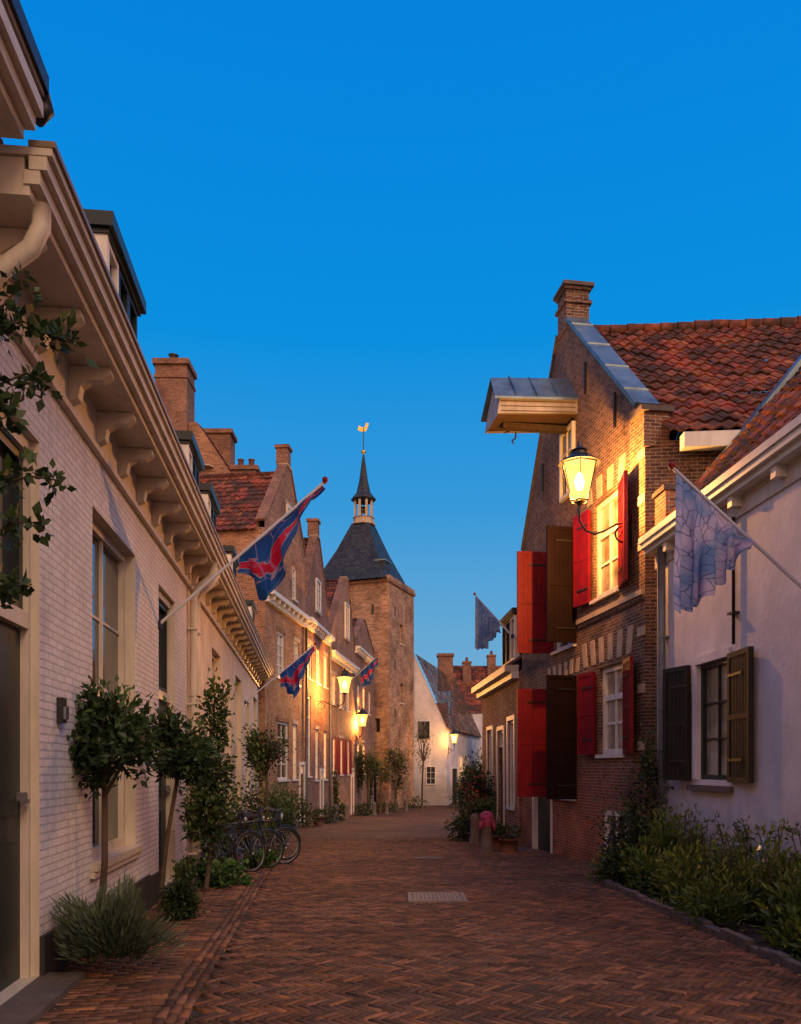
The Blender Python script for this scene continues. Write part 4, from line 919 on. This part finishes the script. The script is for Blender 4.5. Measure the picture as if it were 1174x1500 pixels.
for i in range(6): a=i*math.pi/3; x.tube([(gx+.07*math.cos(a),gy+.07*math.sin(a),gz0+.63),(gx+.07*math.cos(a),gy+.07*math.sin(a),gz0+.78)],.006,m_steel,5)
x.lathe((gx,gy,gz0+.78),[(.1,0),(.03,.09),(.01,.13)],m_steel,6); x.lathe((gx,gy,gz0+.63),[(.03,0),(.03,.1)],m_white,8); x.build()
def bicycle(px,py,ang,col,lean=.08):
    H=E('bicycle'); x=MB('frame',H); ca,sa=math.cos(ang),math.sin(ang); g=G(py)
    def P(a,b,c): b2=b+lean*c; return (px+a*ca-b2*sa,py+a*sa+b2*ca,g+c)
    r=.335
    for cx in (-.53,.53):
        x.tube([P(cx+r*math.cos(t),0,r+r*math.sin(t)) for t in [i*2*math.pi/28 for i in range(28)]],.021,m_rubber,6,True)
        x.tube([P(cx+(r-.025)*math.cos(t),0,r+(r-.025)*math.sin(t)) for t in [i*2*math.pi/28 for i in range(28)]],.009,m_steel,5,True)
        for i in range(14): t=i*2*math.pi/14; x.tube([P(cx,.0,r),P(cx+(r-.03)*math.cos(t),0,r+(r-.03)*math.sin(t))],.0025,m_steel,4)
        x.tube([P(cx+(r+.035)*math.cos(t),0,r+(r+.035)*math.sin(t)) for t in [.2+i*2.6/12 for i in range(13)]],.018,col,6)
        x.tube([P(cx,-.05,r),P(cx,.05,r)],.03,m_steel,8)
    bbk=P(-.08,0,.3); seat=P(-.22,0,.85); head=P(.36,0,.86); hb2=P(.40,0,.66)
    for a,b in ((bbk,seat),(bbk,hb2),(seat,head),(bbk,P(-.53,0,r)),(P(-.53,0,r),P(-.2,0,.76)),(hb2,P(.53,0,r)),(head,hb2),(hb2,P(.33,0,1.02))): x.tube([a,b],.016,col,8)
    x.tube([P(.18,-.28,1.05),P(.28,-.25,1.08),P(.34,-.08,1.04),P(.34,.08,1.04),P(.28,.25,1.08),P(.18,.28,1.05)],.012,m_steel,8)
    for s in (-1,1): x.tube([P(.08,s*.28,1.05),P(.2,s*.28,1.055)],.018,m_rubber,8)
    x.tube([P(-.36,0,.93),P(-.26,0,.95),P(-.08,0,.94)],[.085,.07,.025],m_rubber,8); x.tube([seat,P(-.24,0,.93)],.013,m_steel,6)
    x.tube([P(-.08+.09*math.cos(t),.03,.3+.09*math.sin(t)) for t in [i*.4 for i in range(16)]],.008,m_steel,5,True)
    x.tube([P(-.08,-.1,.13),P(-.08,-.05,.3),P(-.08,.06,.3),P(-.08,.11,.47)],.011,m_steel,6)
    x.tube([P(-.78,.0,.74),P(-.3,0,.74)],.03,m_black,6); x.tube([P(-.7,.06,.74),P(-.55,0,r)],.008,m_black,5)
    x.lathe(P(.45,0,.92),[(.02,-.04),(.05,0),(.02,.05)],m_steel,8); x.build()
mb_=plain('bike_black',(.02,.02,.022),.3,.1,5,.5); mg_=plain('bike_blue',(.02,.03,.06),.3,.1,5,.5)
bicycle(-2.95,14.0,.9,mb_); bicycle(-2.85,14.9,.75,mg_,.05); bicycle(-2.72,15.8,.6,mb_,-.04); bicycle(-2.75,16.8,.8,mb_)

# ------------------------------------------------------------ world, sun, camera
W=bpy.data.worlds.new('World'); scene.world=W; W.use_nodes=True; nt=W.node_tree; bg=nt.nodes['Background']
class WN(NT):
    def __init__(s,t): s.t=t; s.n=t.nodes
w=WN(nt)
SE,SR=math.radians(40),math.radians(148)
sky=w.N('ShaderNodeTexSky'); sky.sky_type='NISHITA'; sky.sun_disc=False; sky.sun_elevation=SE; sky.sun_rotation=SR; sky.ozone_density=4.0; sky.air_density=1.0; sky.dust_density=.3
gen=w.n.new('ShaderNodeTexCoord').outputs['Generated']
sp=w.N('ShaderNodeSeparateXYZ',None,{0:gen})
ramp=w.ramp(sp.outputs[2],[(0.0,(2.2,4.3,6.3)),(.16,(1.25,3.9,6.6)),(.3,(.35,3.2,7.0)),(.46,(.0,2.75,7.4)),(.75,(0,2.1,7.4))])
base=w.mix(.97,sky.outputs[0],ramp)
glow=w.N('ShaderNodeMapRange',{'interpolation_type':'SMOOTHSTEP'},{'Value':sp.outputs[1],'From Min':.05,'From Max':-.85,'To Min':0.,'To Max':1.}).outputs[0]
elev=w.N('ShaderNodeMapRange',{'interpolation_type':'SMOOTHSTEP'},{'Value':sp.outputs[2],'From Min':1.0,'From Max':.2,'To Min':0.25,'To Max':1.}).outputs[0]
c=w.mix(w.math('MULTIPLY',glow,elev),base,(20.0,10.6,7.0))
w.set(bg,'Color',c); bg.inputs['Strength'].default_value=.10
sl=bpy.data.lights.new('sun','SUN'); sl.energy=1.3; sl.angle=math.radians(18); sl.color=(1,.69,.44)
so=bpy.data.objects.new('sun',sl); scene.collection.objects.link(so)
az=SR; dvec=Vector((math.sin(az)*math.cos(SE),math.cos(az)*math.cos(SE),math.sin(SE)))
so.rotation_euler=dvec.to_track_quat('Z','Y').to_euler()
cam=bpy.data.cameras.new('camera'); co=bpy.data.objects.new('camera',cam); scene.collection.objects.link(co)
co.location=(0,0,1.6); co.rotation_euler=(math.pi/2,0,0); cam.sensor_width=36; cam.lens=28.8; cam.shift_y=.2493; cam.clip_end=3000; cam.clip_start=.05
scene.camera=co
scene.view_settings.view_transform='Standard'; scene.view_settings.look='None'; scene.view_settings.exposure=0
